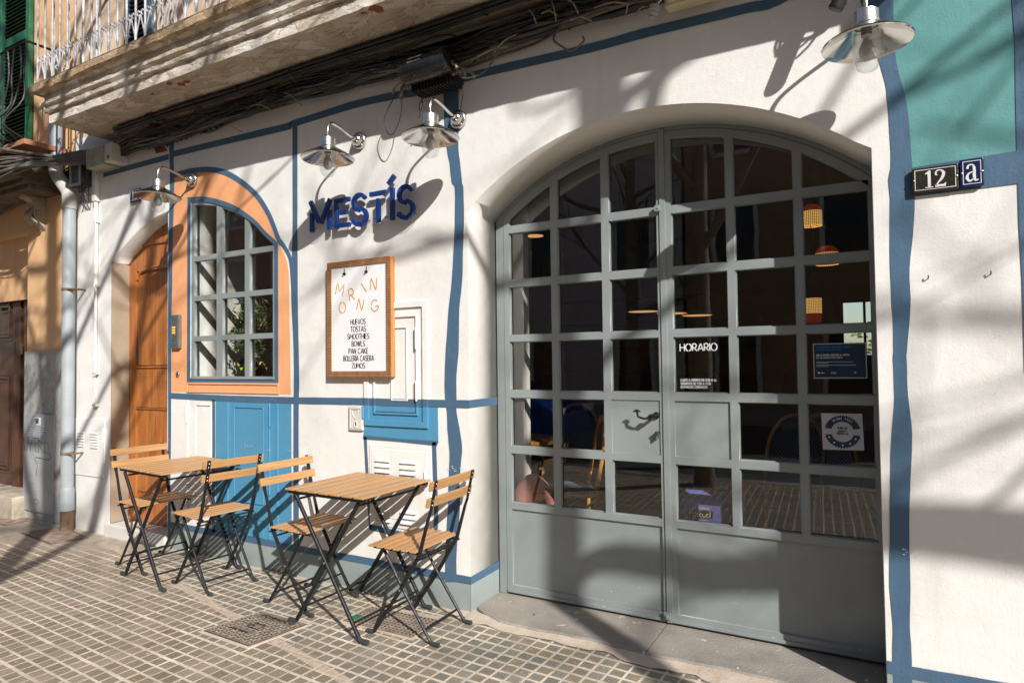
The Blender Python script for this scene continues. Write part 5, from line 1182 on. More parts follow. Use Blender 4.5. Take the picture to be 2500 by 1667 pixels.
o = MB(); tmp = MB(); text_mb(tmp, 'TELEMOCO', 0, 0, .1, .016, 0, .0, .25, squash=.9); 
def lay(tmp, u0, v0, su, sv):
    mb = MB(); 
    for x, y, z in tmp.v: q = quadp(c1_, u0+x*su, v0+z*sv); mb.v.append((q.x, q.y, .0112 if y <= 0 else .008))
    mb.f = tmp.f; mb.m = tmp.m; return mb
t1 = MB(); text_mb(t1, 'FCNMOCO', 0, 0, .085, .013, 0, .003, .3); m1 = lay(t1, .2, .83, 1.15, .8); kid(m1.build('lettering', m_iron_d), cv)
t1 = MB(); text_mb(t1, 'B-125  HO400', 0, 0, .045, .007, 0, .003, .25); m1 = lay(t1, .22, .26, .95, 1.0); kid(m1.build('lettering', m_iron_d), cv)
o = MB(); q0 = [(.38, .44), (.60, .44), (.62, .47), (.62, .57), (.60, .60), (.38, .60), (.36, .57), (.36, .47)]
o.tube([(*quadp(c1_, a, b), .009) for a, b in q0], .003, 6, closed=True); o.tube([(*quadp(c1_, .43+.02*math.cos(t), .52), .009) for t in (0, 3.14)], .005, 6); kid(o.build('emblem', m_iron_d), cv)
# second cover: grid pattern, half buried in mortar near the wall
c2_ = [(-2.45, -.40), (-2.00, -.398), (-2.012, -.165), (-2.445, -.185)]
cv = cover('grid_cover', 'iron grid-pattern cover with a green chip under the nearer table', c2_, None)
o = MB(); pad(o, c2_, -.05, -.07, 1.04, 1.2, -.02, .0035); kid(o.build('mortar_bed', m_mortar), cv)
o = MB(); pad(o, c2_, 0, 0, 1, 1, -.02, .0055); kid(o.build('plate', m_iron_d), cv)
o = MB(); n_ = 17
for i in range(n_+1): pad(o, c2_, i/n_*.97, 0, i/n_*.97+.020, 1, .0056, .0085)
for k in range(9): pad(o, c2_, 0, k/9*.96, 1, k/9*.96+.045, .0056, .0088)
kid(o.build('grid_rib', simple('pale_worn_iron', (.36, .29, .23), .7, .1, .25, 14)), cv)
o = MB(); pad(o, c2_, .02, .12, .13, .42, .0089, .0095); kid(o.build('green_chip', simple('green_paint_chip', (.01, .17, .085), .5)), cv)
random.seed(14)
for nm, lb_, c in (('ribbed_cover', 'rusty ribbed rectangular drain cover in the worn pavement before the white meter door', [(-6.10, -.30), (-5.50, -.36), (-5.42, -.12), (-5.98, -.03)]), ('ribbed_cover', 'rusty ribbed drain cover at the far left edge by the neighbour step', [(-6.95, -.22), (-6.50, -.24), (-6.50, .0), (-6.9, .02)])):
    cv = cover(nm, lb_, c, None); cv['group'] = 'ribbed drain covers in the pavement'
    o = MB(); pad(o, c, 0, 0, 1, 1, -.02, .004); kid(o.build('plate', simple('rusty_cover', (.20, .13, .10), .8, .1, .3, 14)), cv)
    o = MB()
    for i in range(22): pad(o, c, .02+i*.045, .05, .02+i*.045+.020, .95, .004, .0085)
    kid(o.build('rib', simple('rusty_rib', (.36, .26, .21), .8, .1, .3, 14)), cv)
# litter
random.seed(6)
m_leaf = simple('dry_leaf', (.45, .20, .06), .7); m_redb = simple('red_petal', (.65, .08, .04), .6)
for x, y, c_ in ((-3.17, -.93, 0), (-3.95, -.95, 1), (-2.33, -.12, 1), (-2.22, -.42, 0), (-4.7, -.62, 0), (-1.55, .08, 0), (-2.9, -.52, 0)):
    o = MB(); s = random.uniform(.008, .016); a = random.uniform(0, 6); o.add([(x+s*math.cos(a+t)*(1.6 if t in (0, 3) else .6), y+s*math.sin(a+t)*(1.6 if t in (0, 3) else .6), .006 if y < 0 else .04) for t in (0, 1, 2, 3, 4, 5)], [(0, 1, 2, 3, 4, 5)]); tag(o.build('fallen_leaf', m_redb if c_ else m_leaf), 'tiny dry leaf or petal scrap lying on the pavement', 'leaf', 'scraps on the pavement')
# ------------------------------------------------------------------ cafe interior
m_floor = simple('dark_floor', (.075, .058, .045), .45, 0, .2, 4)
m_ceil = simple('interior_dark_ceiling', (.30, .26, .22), .8); m_dwall = simple('interior_brown_wall', (.30, .20, .14), .8)
IX0, IX1, IY = -4.405, 3.0, 6.0
o = MB(); o.box(IX0, IX1, .40, IY, -.02, .048); kid(o.build('interior_floor', m_floor))
o = MB(); o.box(IX0-.05, IX1, .30, IY, 3.02, 3.08); kid(o.build('interior_ceiling', m_ceil))
o = MB(); o.box(IX0-.08, IX0, .076, 1.6, .05, 3.02); kid(o.build('interior_wall', m_inner))
o = MB(); o.box(IX0-.08, IX0, 1.6, IY, .05, 3.02); kid(o.build('interior_wall', m_dwall))
o = MB(); o.box(IX0, IX1, IY, IY+.1, .05, 1.35); o.box(IX0, -.27, IY, IY+.1, 1.35, 3.02); o.box(.55, IX1, IY, IY+.1, 1.35, 3.02); o.box(-.27, .55, IY, IY+.1, 2.05, 3.02); kid(o.build('interior_back_wall', m_dwall))
o = MB(); frame_ring(o, -.27, .55, 1.35, 2.05, .025, IY-.02, IY+.03); o.box(-.03, .0, IY-.01, IY+.02, 1.37, 2.03); o.box(-.245, .525, IY-.01, IY+.02, 1.68, 1.71); kid(o.build('rear_window_frame', m_black))
o = MB(); o.box(IX1, IX1+.1, .3, IY, .05, 3.02); kid(o.build('interior_wall', m_dwall))
o = MB(); o.box(-2.28, -1.935, .31, .78, .05, 3.02); kid(o.build('interior_pier', m_inner))
o = MB(); o.box(.11, .5, .31, .70, .05, 3.02); kid(o.build('interior_pier', m_inner))
o = MB(); o.box(-4.2, -.9, IY-.5, IY-.45, .05, 1.1); o.box(-4.2, -.9, IY-.55, IY-.1, 1.1, 1.15); 
for z in (1.5, 1.85, 2.2): o.box(-4.0, -1.2, IY-.22, IY, z, z+.03)
kid(o.build('bar_shelving', simple('bar_wood', (.16, .09, .05), .6)))
# brick-white rear courtyard wall seen through the rear window
cy_ = tag(empty('courtyard_hedge', (.1, 8, 0)), 'sunlit green leaves seen through the rear window of the cafe', 'plant')
random.seed(41); m_leafg = simple('leaf_green', (.10, .22, .035), .5, 0, .35, 20)
o = MB()
for i in range(900):
    c_ = Vector((random.uniform(-1.2, 1.6), 7.6+random.uniform(-.3, .3), 1.0+random.random()**1.6*.85)); a = random.uniform(0, 6.3); d_ = Vector((math.cos(a), math.sin(a)*.5, random.uniform(-.4, .6)))*.05; s = Vector((-d_.z, .01, d_.x))*.4
    o.add([c_-d_, c_+s, c_+d_, c_-s], [(0, 1, 2, 3)])
kid(o.build('foliage', m_leafg), cy_)
o = MB()
for x in (-.6, .1, .9): o.tube([(x, 7.6, -.3), (x+.05, 7.6, 1.2)], .02, 6)
kid(o.build('stem', simple('hedge_stem', (.12, .08, .05))), cy_)
# pendant lamps
m_ratt = bpy.data.materials.new('woven_cane_lit'); n, b = nodes_of(m_ratt)
ob_ = objc(n); s_ = n.nodes.new('ShaderNodeSeparateXYZ'); n.links.new(ob_, s_.inputs[0])
ang = mathn(n, 'ARCTAN2', s_.outputs[1], s_.outputs[0]); q1 = mathn(n, 'SINE', mathn(n, 'MULTIPLY', ang, 32)); q2 = mathn(n, 'SINE', mathn(n, 'MULTIPLY', s_.outputs[2], 480)); dd_ = mathn(n, 'MULTIPLY', mathn(n, 'ADD', q1, 1.), mathn(n, 'ADD', q2, 1.))
cc = mixc(n, ramp(n, dd_, .2, 1.6), (.10, .04, .01), (.62, .36, .10)); n.links.new(cc, b.inputs['Base Color']); n.links.new(cc, b.inputs['Emission Color']); b.inputs['Emission Strength'].default_value = 1.0
m_redcap = simple('red_lamp_cap', (.40, .045, .015), .6, emit=.12); m_warm = simple('warm_lamp_glow', (1., .62, .28), .5, emit=5.)
def pendant(x, y, z0, z1, r_, flip, label):
    e = tag(empty('pendant_lamp', (x, y, z0)), label, 'lamp', 'cane pendant lamps inside the cafe')
    f = MB(); f.lathe([(r_, 0), (r_, z1-z0), (r_-.003, z1-z0), (r_-.003, 0)], 32); f.build('cane_shade', m_ratt, e, smooth=30)
    f = MB(); 
    if not flip: f.lathe([(r_, z1-z0+.001), (r_*.96, z1-z0+.02), (r_*.6, z1-z0+.055), (r_*.15, z1-z0+.065), (0, z1-z0+.066)], 28)
    else: f.lathe([(r_, -.001), (r_*.95, -.06), (r_*.8, -.08), (0, -.081)], 28)
    f.build('cap', m_redcap, e, smooth=40)
    f = MB(); f.lathe([(0, .02), (r_*.4, .02), (r_*.4, .03), (0, .03)], 16); f.build('bulb', m_warm, e)
    f = MB(); f.tube([(0, 0, z1-z0+.02), (0, 0, 3.0-z0)], .003, 5); f.build('cord', m_black, e)
pendant(-.38, 3.0, 2.466, 2.589, .080, False, 'cane pendant lamp with a red dome cap, highest inside the right door leaf')
pendant(-.272, 3.0, 2.13, 2.225, .088, False, 'wide cane pendant lamp hanging just below the red-capped one')
pendant(-.39, 3.0, 1.728, 1.853, .070, True, 'cane pendant lamp with a dull red lower part, lowest of the three')
for x, y, z, r_, lb_ in ((-2.25, 1.5, 2.335, .075, 'round glowing ceiling lamp seen in the far left column of the glazed doors'), (-2.05, 3.6, 1.86, .17, 'flat warm disc added as a reflected pendant rim over the bar, left of three'), (-1.80, 3.8, 1.84, .17, 'flat warm disc added as a reflected pendant rim over the bar, middle of three'), (-1.58, 4.0, 1.82, .17, 'flat warm disc added as a reflected pendant rim over the bar, right of three')):  # first is a lamp; the other three stand in for reflected pendant rims
    e = tag(empty('warm_disc', (x, y, z)), lb_, 'lamp'); f = MB(); f.lathe([(0, .0), (r_, 0), (r_*.96, .02), (r_*.3, .06), (0, .065)], 28); f.build('shade', simple('lamp_metal', (.3, .2, .1), .4), e, smooth=40)
    f = MB(); f.lathe([(0, -.002), (r_*.9, -.002)], 24); f.build('diffuser', simple('dim_warm', (1., .50, .18), .5, emit=.55), e); f = MB(); f.tube([(0, 0, .06), (0, 0, 3.0-z)], .003, 5); f.build('cord', m_black, e)
# rattan bistro chairs
m_rat = simple('rattan_cane', (.76, .37, .08), .35, 0, .15, 20); 
m_weave = bpy.data.materials.new('blue_white_weave'); n, b = nodes_of(m_weave); ck = n.nodes.new('ShaderNodeTexChecker'); ck.inputs['Scale'].default_value = 90; n.links.new(objc(n), ck.inputs['Vector']); ck.inputs[1].default_value = (.02, .035, .10, 1); ck.inputs[2].default_value = (.30, .32, .36, 1); n.links.new(ck.outputs[0], b.inputs['Base Color'])
def bistro(x, y, rz, label):
    e = tag(empty('rattan_chair', (x, y, .048), rz), label, 'chair', 'rattan chairs inside the cafe')
    f = MB(); f.bbox(-.2, .2, -.2, .2, .44, .47, .012); f.build('seat', m_weave, e)
    f = MB(); f.tube(smoothpts([(-.19, -.19, .0), (-.20, -.19, .45), (-.25, -.18, .75), (-.27, -.10, .90), (-.275, 0, .93), (-.27, .10, .90), (-.25, .18, .75), (-.20, .19, .45), (-.19, .19, 0)], 6), .014, 8); f.build('back_frame', m_rat, e, smooth=50)
    for s in (-1, 1): f = MB(); f.tube([(.19, s*.18, .45), (.22, s*.2, 0)], .014, 8); f.tube([(.19, s*.18, .42), (0, s*.19, .25), (-.19, s*.19, .42)], .009, 6); f.build('leg', m_rat, e, smooth=50)
    f = MB(); f.tube([(-.2, -.2, .445), (.2, -.2, .445), (.2, .2, .445), (-.2, .2, .445)], .013, 8, closed=True); f.build('seat_rim', m_rat, e, smooth=50)
    f = MB(); f.add([(-.225, -.17, .55), (-.225, .17, .55), (-.262, .15, .80), (-.272, .05, .88), (-.272, -.05, .88), (-.262, -.15, .80)], [(0, 1, 2, 3, 4, 5)]); f.build('back_weave', m_weave, e)
bistro(-1.80, .98, R(-150), 'honey rattan chair with blue and white weave behind the left door leaf')
bistro(-2.15, 1.9, R(-80), 'shadowy rattan chair farther inside behind the sunlit one')
bistro(-.55, 1.9, R(120), 'dark rattan chair behind the right door leaf, left of two'); bistro(-.12, 2.0, R(60), 'dark rattan chair behind the certificate sticker')
e = tag(empty('cafe_table', (-2.35, 1.25, .048)), 'round wooden cafe table with an orange edge partly behind the pier', 'table')
f = MB(); f.lathe([(0, .70), (.34, .70), (.35, .71), (.35, .725), (.34, .735), (0, .735)], 36); f.build('tabletop', simple('table_orange_wood', (.55, .24, .05), .4), e, smooth=30)
f = MB(); f.lathe([(0, 0), (.2, 0), (.2, .02), (.03, .04), (.03, .70), (0, .70)], 24); f.build('pedestal', m_black, e, smooth=30)
e = tag(empty('pink_armchair', (-1.80, .66, .048)), 'dusty pink upholstered seat low inside the left door leaf', 'chair')
f = MB(); 
bm = bmesh.new(); bmesh.ops.create_uvsphere(bm, u_segments=24, v_segments=14, radius=1)
for q in bm.verts: q.co = Vector((q.co.x*.135-.01, q.co.y*.16-.10, max(q.co.z, -.9)*.26+.36))
f.frombm(bm); kk = f.build('shell', simple('pink_velvet', (.50, .20, .18), .85, 0, .1, 20), e, smooth=60)
f = MB()
for a, b_ in ((-.1, -.15), (.06, -.15), (-.1, 0), (.06, 0)): f.tube([(a, b_, .15), (a, b_, 0)], .01, 6)
f.build('leg', m_black, e)
# carton by the door
e = tag(empty('carton', (-.79, .63, .048)), 'blue-violet cardboard carton standing on the floor inside the right door leaf', 'box')
m_box = simple('violet_carton', (.17, .17, .46), .6, 0, .12, 12)
f = MB(); f.bbox(-.105, .105, -.10, .12, 0, .565, .004); kk = f.build('box', m_box, e)
f = MB(); f.add([(-.10, -.10, .567), (.10, -.10, .567), (.095, -.02, .60), (-.095, -.02, .597)], [(0, 1, 2, 3)]); f.add([(-.10, .12, .567), (.10, .12, .567), (.08, .03, .62), (-.08, .03, .615)], [(0, 1, 2, 3)]); f.build('flap', m_box, e)
m_cream = simple('cream_print', (.85, .68, .36), .6)
f = MB(); text_mb(f, 'PROFESSIONAL', -.035, .515, .009, .0018, -.1015, .0006, .2)
def lower(mb, t, x, z, h, w, y):
    G = {'a': (.56, [arc(.25, .3, .24, .3, 0, 360, 16), [(.5, 0), (.5, .6)]]), 's': (.42, [arc(.2, .44, .18, .15, 30, 260), arc(.2, .15, .19, .15, 80, -150)]), 'c': (.46, [arc(.27, .3, .25, .3, 50, 310)]), 'u': (.5, [[(0, .6), (0, .22)]+arc(.23, .22, .23, .22, 180, 350)+[(.48, .6)], [(.48, .6), (.48, 0)]]), 'l': (.08, [[(.03, 0), (.03, 1.05)]])}
    for ch in t:
        wd_, st = G[ch]
        for pl in st:
            lp = ribbon_loop([(x+a*h, z+b_*h) for a, b_ in pl], w); k = len(pl); mb.add([(a, y, b_) for a, b_ in lp], [(i, i+1, 2*k-2-i, 2*k-1-i) for i in range(k-1)])
        x += (wd_+.16)*h
x1 = text_mb(f, 'P', -.062, .475, .027, .0048, -.1015, .0006, .12); lower(f, 'ascual', x1, .475, .027, .0048, -.1015)
lp = ribbon_loop([(-.01, .455), (.03, .458), (.045, .448), (.0, .450), (-.005, .40)], .004)
f.add([(a, -.1015, b_) for a, b_ in lp], [(i, i+1, 8-i, 9-i) for i in range(4)]); f.build('carton_print', m_cream, e)
f = MB(); f.box(-.07, .06, -.1008, -.1002, .468, .508); f.build('print_patch', m_ink, e)

# plant in the small window
e = tag(empty('potted_shrub', (-4.0, .27, 1.2)), 'leafy olive-green shrub in a black and yellow pot inside the arched window', 'plant')
f = MB(); f.lathe([(0, .06), (.05, .06), (.09, .09), (.115, .14), (.105, .19), (.08, .21), (.075, .205), (0, .20)], 28); pot = f.build('pot', m_black, e, smooth=50)
f = MB(); 
for i in range(7):
    a0 = i*2*math.pi/7
    def sp(a, z): r_ = .107+.0095*math.sin((z-.09)/.1*math.pi); return (r_*math.cos(a), r_*math.sin(a), z)
    f.add([sp(a0, .178), sp(a0+.9, .178), sp(a0+.75, .155), sp(a0+.45, .115), sp(a0+.15, .155)], [(0, 1, 2, 3, 4)])
f.build('pot_pattern', simple('yellow_glaze', (.72, .62, .04), .3), pot)
random.seed(17); f = MB(); lf = MB()
m_olive = simple('olive_leaf', (.17, .26, .08), .45, 0, .45, 40)
for i in range(40):
    a = random.uniform(0, 6.3); t_ = Vector((.5*math.cos(a)*random.uniform(.1, .38), .26*math.sin(a)*random.uniform(.1, .5), random.uniform(.28, .70)))
    b0 = Vector((0, 0, .2)); mid = b0.lerp(t_, .5)+Vector((0, 0, .06)); pts = smoothpts([tuple(b0), tuple(mid), tuple(t_)], 5); f.tube(pts, .0025, 4)
    for k in range(26):
        q = Vector(pts[random.randint(3, len(pts)-1)])+Vector([random.gauss(0, .022) for _ in range(3)]); d_ = Vector([random.uniform(-1, 1), random.uniform(-1, 1), random.uniform(-.3, 1)]).normalized()*.030; s = d_.orthogonal().normalized()*.0075
        lf.add([q-d_, q+s, q+d_, q-s], [(0, 1, 2, 3)])
f.build('stem', simple('plant_stem', (.10, .07, .04)), e); lf.build('foliage', m_olive, e)
o = MB(); o.box(-4.40, -3.30, .30, .56, 1.17, 1.20); kid(o.build('window_shelf', m_inner))
# posters stuck on the glass
def poster(name, label, c4, mat):
    e = tag(empty(name, (c4[0][0], .32, c4[2][1])), label, 'sign'); f = MB(); f.add([(a, .3215, b_) for a, b_ in c4]+[(a, .3228, b_) for a, b_ in c4], [(0, 1, 2, 3), (4, 5, 6, 7), (0, 1, 5, 4), (1, 2, 6, 5), (2, 3, 7, 6), (3, 0, 4, 7)]); kid(f.build('sheet', mat), e); return e
m_ppnavy = simple('navy_poster', (.012, .035, .08), .4); m_pblue = simple('cyan_print', (.03, .22, .45), .5); m_lg = simple('pale_grey_paper', (.52, .52, .56), .5)
e = poster('air_quality_notice', 'navy landscape notice with a pale border on the glass above the round certificate', [(-.218, 1.423), (-.002, 1.424), (-.001, 1.264), (-.217, 1.262)], m_lg)
f = MB(); f.box(-.213, -.006, .3195, .3212, 1.268, 1.418); kid(f.build('navy_field', m_ppnavy), e)
f = MB(); text_mb(f, 'ESTABLECIMIENTO PROTEGIDO COVID-19', -.205, 1.402, .0072, .0015, .3188, .0005, .22, squash=.78); text_mb(f, 'ESTABLISHMENT PROTECTED COVID-19', -.205, 1.391, .0052, .0012, .3188, .0005, .22, squash=.8); kid(f.build('print', m_pblue), e)
f = MB(); text_mb(f, 'AQUI SE RESPIRA AIRE PURO AL 99,9995%'.replace(',', '.'), -.205, 1.366, .0072, .0016, .3188, .0005, .22, squash=.74); text_mb(f, 'HERE YOU CAN BREATHE 99.9995% PURE AIR', -.205, 1.355, .0052, .0012, .3188, .0005, .22, squash=.74)
for z, l_ in ((1.337, .15), (1.332, .05), (1.323, .16), (1.318, .05)): f.box(-.205, -.205+l_, .3188, .3192, z, z+.0016)
text_mb(f, 'CSIC', -.145, 1.285, .007, .0016, .3188, .0005, .3); f.lathe([(0, 0), (.005, 0)], 10, rx(-.196, .3188, 1.289)); f.box(-.188, -.172, .3188, .3192, 1.287, 1.290); f.lathe([(.0028, 0), (.005, 0)], 4, rx(-.048, .3188, 1.290)); kid(f.build('print', m_vinyl), e)
e = poster('air_certificate', 'pale square sticker with a navy cogged circle certificate on the lower right glass', [(-.191, 1.104), (-.026, 1.106), (-.021, .943), (-.187, .938)], m_lg)
cx, cz = -.106, 1.022; f = MB()
def cog(a0, a1, r0, r1, n_):
    vs = []; fs = []
    for i in range(n_+1):
        a = R(a0+(a1-a0)*i/n_); ro = r1*(1.0 if i % 2 else .925); vs += [(cx+r0*math.cos(a), .3205, cz+r0*math.sin(a)), (cx+ro*math.cos(a), .3205, cz+ro*math.sin(a))]
    for i in range(n_): fs.append((2*i, 2*i+1, 2*i+3, 2*i+2))
    f.add(vs, fs)
cog(15, 165, .046, .076, 32); cog(195, 345, .046, .076, 32); f.box(cx-.07, cx-.042, .3203, .3207, cz+.014, cz+.0165); f.box(cx+.042, cx+.07, .3203, .3207, cz+.014, cz+.0165); f.box(cx-.07, cx-.042, .3203, .3207, cz-.0165, cz-.014); f.box(cx+.042, cx+.07, .3203, .3207, cz-.0165, cz-.014)
text_mb(f, 'PURE AIR', cx, cz+.012, .009, .0019, .3200, .0005, .2, center=True, squash=.8); text_mb(f, 'QUALITY', cx, cz-.001, .008, .0016, .3200, .0005, .2, center=True, squash=.8); text_mb(f, 'CERTIFICATE', cx, cz-.013, .008, .0018, .3200, .0005, .2, center=True, squash=.78); kid(f.build('cogged_emblem', m_ppnavy), e)
f = MB()
for i, ch in enumerate('OZONE FREE'):
    if ch == ' ': continue
    a = R(128-i*8.4); text_mb(f, ch, cx+.056*math.cos(a), cz+.056*math.sin(a), .009, .0017, .3198, .0005, rot=a-R(90), squash=.7)
for a in (205, 235, 270, 300, 330): f.lathe([(0, 0), (.004, 0)], 8, rx(cx+.060*math.cos(R(a)), .3198, cz+.060*math.sin(R(a))))
kid(f.build('print', m_vinyl), e)

# ------------------------------------------------------------------ street side (seen as shadows and reflections)
m_bark = slabmat('plane_tree_bark', (.26, .22, .17), (.13, .11, .09), 7, False)
def tree(name, label, x, y, H, seed, r0, limbs=(), fork=4.6, spread=1., nbr=9, lean=(0, 0), ylim=-1.15, dep=3):
    random.seed(seed); e = tag(empty(name, (x, y, 0)), label, 'tree', 'bare street trees along the kerb')
    tr = MB(); cr = MB()
    top = Vector((lean[0], lean[1], H)); tp = [Vector((0, 0, -.05)), Vector((lean[0]*.1, lean[1]*.1, H*.25)), Vector((lean[0]*.3, lean[1]*.3, H*.5)), Vector((lean[0]*.6, lean[1]*.6, H*.75)), top]
    s = smoothpts([tuple(p) for p in tp], 5); k = len(s); tr.tube(s, [r0*(1.25 if i == 0 else 1)*(1-.55*i/k) for i in range(k)], 12)
    def grow(p, d, L, r, depth):
        n_ = 5; pts = [p]; dd = d.copy()
        for i in range(n_):
            dd = (dd+Vector((random.gauss(0, .16), random.gauss(0, .16), random.gauss(.03, .12)))).normalized(); q = pts[-1]+dd*L/n_
            if y+q.y > ylim: dd.y = -abs(dd.y)*.5; q = pts[-1]+dd*L/n_
            pts.append(q)
        cr.tube([tuple(q) for q in pts], [r*(1-.6*i/n_) for i in range(n_+1)], 6 if r > .02 else 4, caps=False)
        if depth > 0:
            for j_ in range(3 if depth > 1 else 3):
                t_ = random.uniform(.3, 1); i = min(n_-1, int(t_*n_)); a = pts[i].lerp(pts[i+1], t_*n_-i); nd = (dd+Vector((random.gauss(0, .7), random.gauss(0, .6), random.gauss(.1, .5)))).normalized(); grow(a, nd, L*random.uniform(.5, .75), r*.5, depth-1)
    for i in range(nbr):
        h = fork+(H-fork)*i/max(1, nbr-1); a = i*2.4+random.uniform(-.4, .4); f_ = h/H
        p = Vector(s[min(k-1, int(f_*(k-1)))]); grow(p, Vector((math.cos(a)*spread, math.sin(a)*spread, random.uniform(.35, .9))).normalized(), random.uniform(1.6, 2.6), r0*random.uniform(.30, .5), dep)
    for pts, r_ in limbs: 
        sp_l = smoothpts([(a-x, b_-y, c) for a, b_, c in pts], 4); ra_, rb_ = r_ if isinstance(r_, tuple) else (r_, r_*.75); r_ = ra_; cr.tube(sp_l, [ra_+(rb_-ra_)*i/len(sp_l) for i in range(len(sp_l))], 10)
        for j_ in range(6):
            q = Vector(sp_l[random.randint(len(sp_l)//2, len(sp_l)-1)]); grow(q, Vector((random.gauss(.3, .5), random.gauss(-.1, .3), random.uniform(.3, 1))).normalized(), 1.2, r_*.3, 2)
    tr.build('trunk', m_bark, e, smooth=60); cr.build('crown', m_bark, e, smooth=60)
    return e
T1 = (3.52, -3.35)
tree('bare_tree', 'bare street tree at the kerb casting the upright shadow on the glazed doors', T1[0], T1[1], 7.6, 11, .098, limbs=[([(T1[0], T1[1], 3.95), (3.72, -3.35, 4.13), (4.05, -3.35, 4.16), (4.33, -3.35, 4.14), (4.73, -3.35, 4.21), (5.05, -3.35, 4.21), (5.5, -3.35, 4.20), (6.3, -3.4, 4.38), (7.0, -3.4, 4.6)], (.058, .105)), ([(3.5, -3.35, 4.6), (3.38, -3.3, 5.3), (3.35, -3.3, 6.2), (3.3, -3.3, 7.2)], .06), ([(6.3, -3.3, 4.7), (5.9, -3.35, 5.4), (5.2, -3.3, 6.0)], .07)], fork=5.0, nbr=8)
tree('bare_tree', 'bare street tree at the kerb behind the viewer to the left, shading the peach pilaster', -1.55, -3.45, 7.8, 23, .10, fork=4.0, nbr=13, limbs=[([(-1.55, -3.45, 2.5), (-1.25, -3.4, 3.0), (-.9, -3.4, 3.7), (-.6, -3.3, 4.8), (-.4, -3.2, 6.0)], .05), ([(-1.6, -3.4, 3.2), (-2.0, -3.4, 3.9), (-2.3, -3.4, 5.0)], .045)])
tree('bare_tree', 'bare street tree at the kerb farthest to the left', -6.6, -3.5, 8.4, 37, .11, fork=4.8, nbr=8)
tree('bare_tree', 'bare street tree farthest right along the kerb', 7.4, -3.5, 8.5, 51, .12, fork=4.6, nbr=8)
tree('bare_tree', 'low-forking bare tree before the mauve house, reflected in the glazed doors', -4.9, -11.2, 9.5, 71, .17, fork=2.7, nbr=14, spread=1.1)
tree('bare_tree', 'unseen tall bare tree added across the street to dapple the ground at left', 5.6, -10.9, 12.0, 83, .15, fork=7.0, nbr=8, spread=1.1, dep=2)  # added out of view to cast soft shade patches on the left ground
# parked car
car = tag(empty('parked_car', (-6.2, -6.0, -.12)), 'blue hatchback parked along the kerb, seen reflected in the glass doors', 'car')
m_car = simple('blue_car_paint', (.01, .06, .33), .2, .2, .05, 3); m_dg = simple('dark_car_glass', (.02, .022, .025), .08); m_red = simple('tail_lamp_red', (.5, .02, .01), .2)
pf = [(-2.0, .35), (-2.05, .62), (-1.98, .85), (-1.9, .95), (-1.45, 1.38), (-1.25, 1.46), (.1, 1.47), (.45, 1.38), (1.05, .98), (1.75, .86), (2.0, .70), (2.05, .45), (1.98, .28), (-1.95, .28)]
f = MB(); sec = [(-.84, .86), (-.80, .97), (-.60, 1.0), (.60, 1.0), (.80, .97), (.84, .86)]
vs = []; 
for y_, s in ((-.86, 0), (-.84, 1), (-.62, 2), (.62, 2), (.84, 1), (.86, 0)):
    for a, b_ in pf:
        zc2 = b_; ty = y_
        if b_ > 1.0: ty = y_*(1-.25*(b_-1.0)/.47)
        vs.append((a*(.985 if s == 0 else 1), ty, .28+(zc2-.28)*(.985 if s == 0 else 1)))
k = len(pf); fs = [(i*k+j_, i*k+(j_+1) % k, (i+1)*k+(j_+1) % k, (i+1)*k+j_) for i in range(5) for j_ in range(k)]+[tuple(range(k)), tuple(range(5*k, 6*k))]
f.add(vs, fs); f.build('body', m_car, car, smooth=40)
f = MB()
for s in (-1, 1):
    yy = s*.80
    for a in ([(-1.35, .98), (-1.3, 1.32), (-.75, 1.38), (-.72, .98)], [(-.66, .98), (-.69, 1.38), (.02, 1.38), (.12, .98)], [(.2, .98), (.1, 1.36), (.35, 1.34), (.85, 1.0)]): f.add([(q[0], yy*(1-.25*(q[1]-1)/.47 if q[1] > 1 else 1)+s*.055, q[1]) for q in a], [(0, 1, 2, 3)])
f.add([(-1.92, -.62, .98), (-1.92, .62, .98), (-1.50, .58, 1.36), (-1.50, -.58, 1.36)], [(0, 1, 2, 3)]); f.add([(1.08, -.66, .995), (1.08, .66, .995), (.52, .58, 1.375), (.52, -.58, 1.375)], [(0, 1, 2, 3)]); f.build('car_window', m_dg, car)
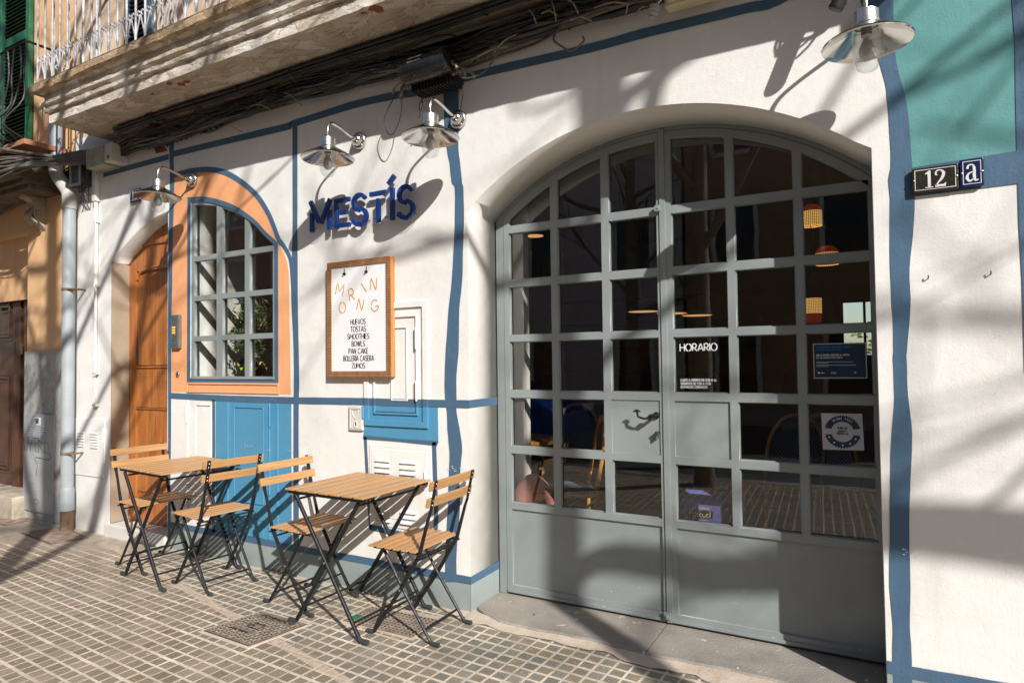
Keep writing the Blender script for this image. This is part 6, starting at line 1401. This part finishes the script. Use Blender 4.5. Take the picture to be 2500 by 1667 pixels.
for x in (-1.25, 1.28):
    for s in (-1, 1):
        f = MB(); f.lathe([(.18, -.1), (.30, -.1), (.315, -.07), (.315, .07), (.30, .1), (.18, .1)], 28, Matrix.Translation((x, s*.80, .315)) @ Matrix.Rotation(R(90), 4, 'X')); wh = f.build('wheel', m_rubber, car, smooth=40); f = MB(); f.lathe([(0, .05), (.05, .06), (.17, .075), (.19, .09), (.19, -.09), (0, -.05)], 24, Matrix.Translation((x, s*.80, .315)) @ Matrix.Rotation(R(-90*s), 4, 'X')); f.build('rim', m_brush, wh, smooth=40)
for s in (-1, 1): f = MB(); f.bbox(-2.075, -2.0, s*.66-.12, s*.66+.12, .70, .88, .02); f.build('tail_lamp', m_red, car); f = MB(); f.bbox(1.93, 2.06, s*.60-.18, s*.60+.18, .60, .74, .03); f.build('headlight', m_wen, car)
# houses across the street
def house(label, x0, x1, H, mat, seed):
    e = tag(empty('street_house', ((x0+x1)/2, -14.5, 0)), label, 'building'); f = MB(); f.box(x0, x1, -22, -14.5, 0, H); kid(f.build('wall', mat), e)
    f = MB(); f.bbox(x0-.1, x1+.1, -22, -14.2, H, H+.35, .05); kid(f.build('cornice', m_inner), e)
    nx = int((x1-x0)/2.6)
    for fl in range(int(H/3.1)):
        for i in range(nx):
            cx = x0+(i+.5)*(x1-x0)/nx; z0 = .3 if fl == 0 else fl*3.1+.7; f = MB(); frame_ring(f, cx-.6, cx+.6, z0, z0+1.9, .12, -14.5, -14.42); wf = kid(f.build('window_frame', m_inner), e); f = MB(); f.box(cx-.48, cx+.48, -14.5, -14.46, z0+.12, z0+1.78); kid(f.build('window', m_dg), wf)
    return e
house('red-brown house across the street with pale window frames, seen reflected in the arched window', -32, -16, 9.6, simple('red_brown_render', (.42, .15, .09), .9), 1)
house('grey-mauve house across the street reflected in the glass doors', -15.9, -4.5, 8.8, simple('mauve_render', (.62, .56, .56), .9), 2)
house('tan house across the street to the right', -4.4, 9, 9.4, simple('tan_render', (.42, .27, .16), .9), 3)
house('pale house farther right across the street', 9.1, 24, 7.5, simple('pale_render', (.5, .46, .4), .9), 4)

# every mesh of the cafe group is parented; give plain repeated things their origin note
bpy.context.view_layer.update()
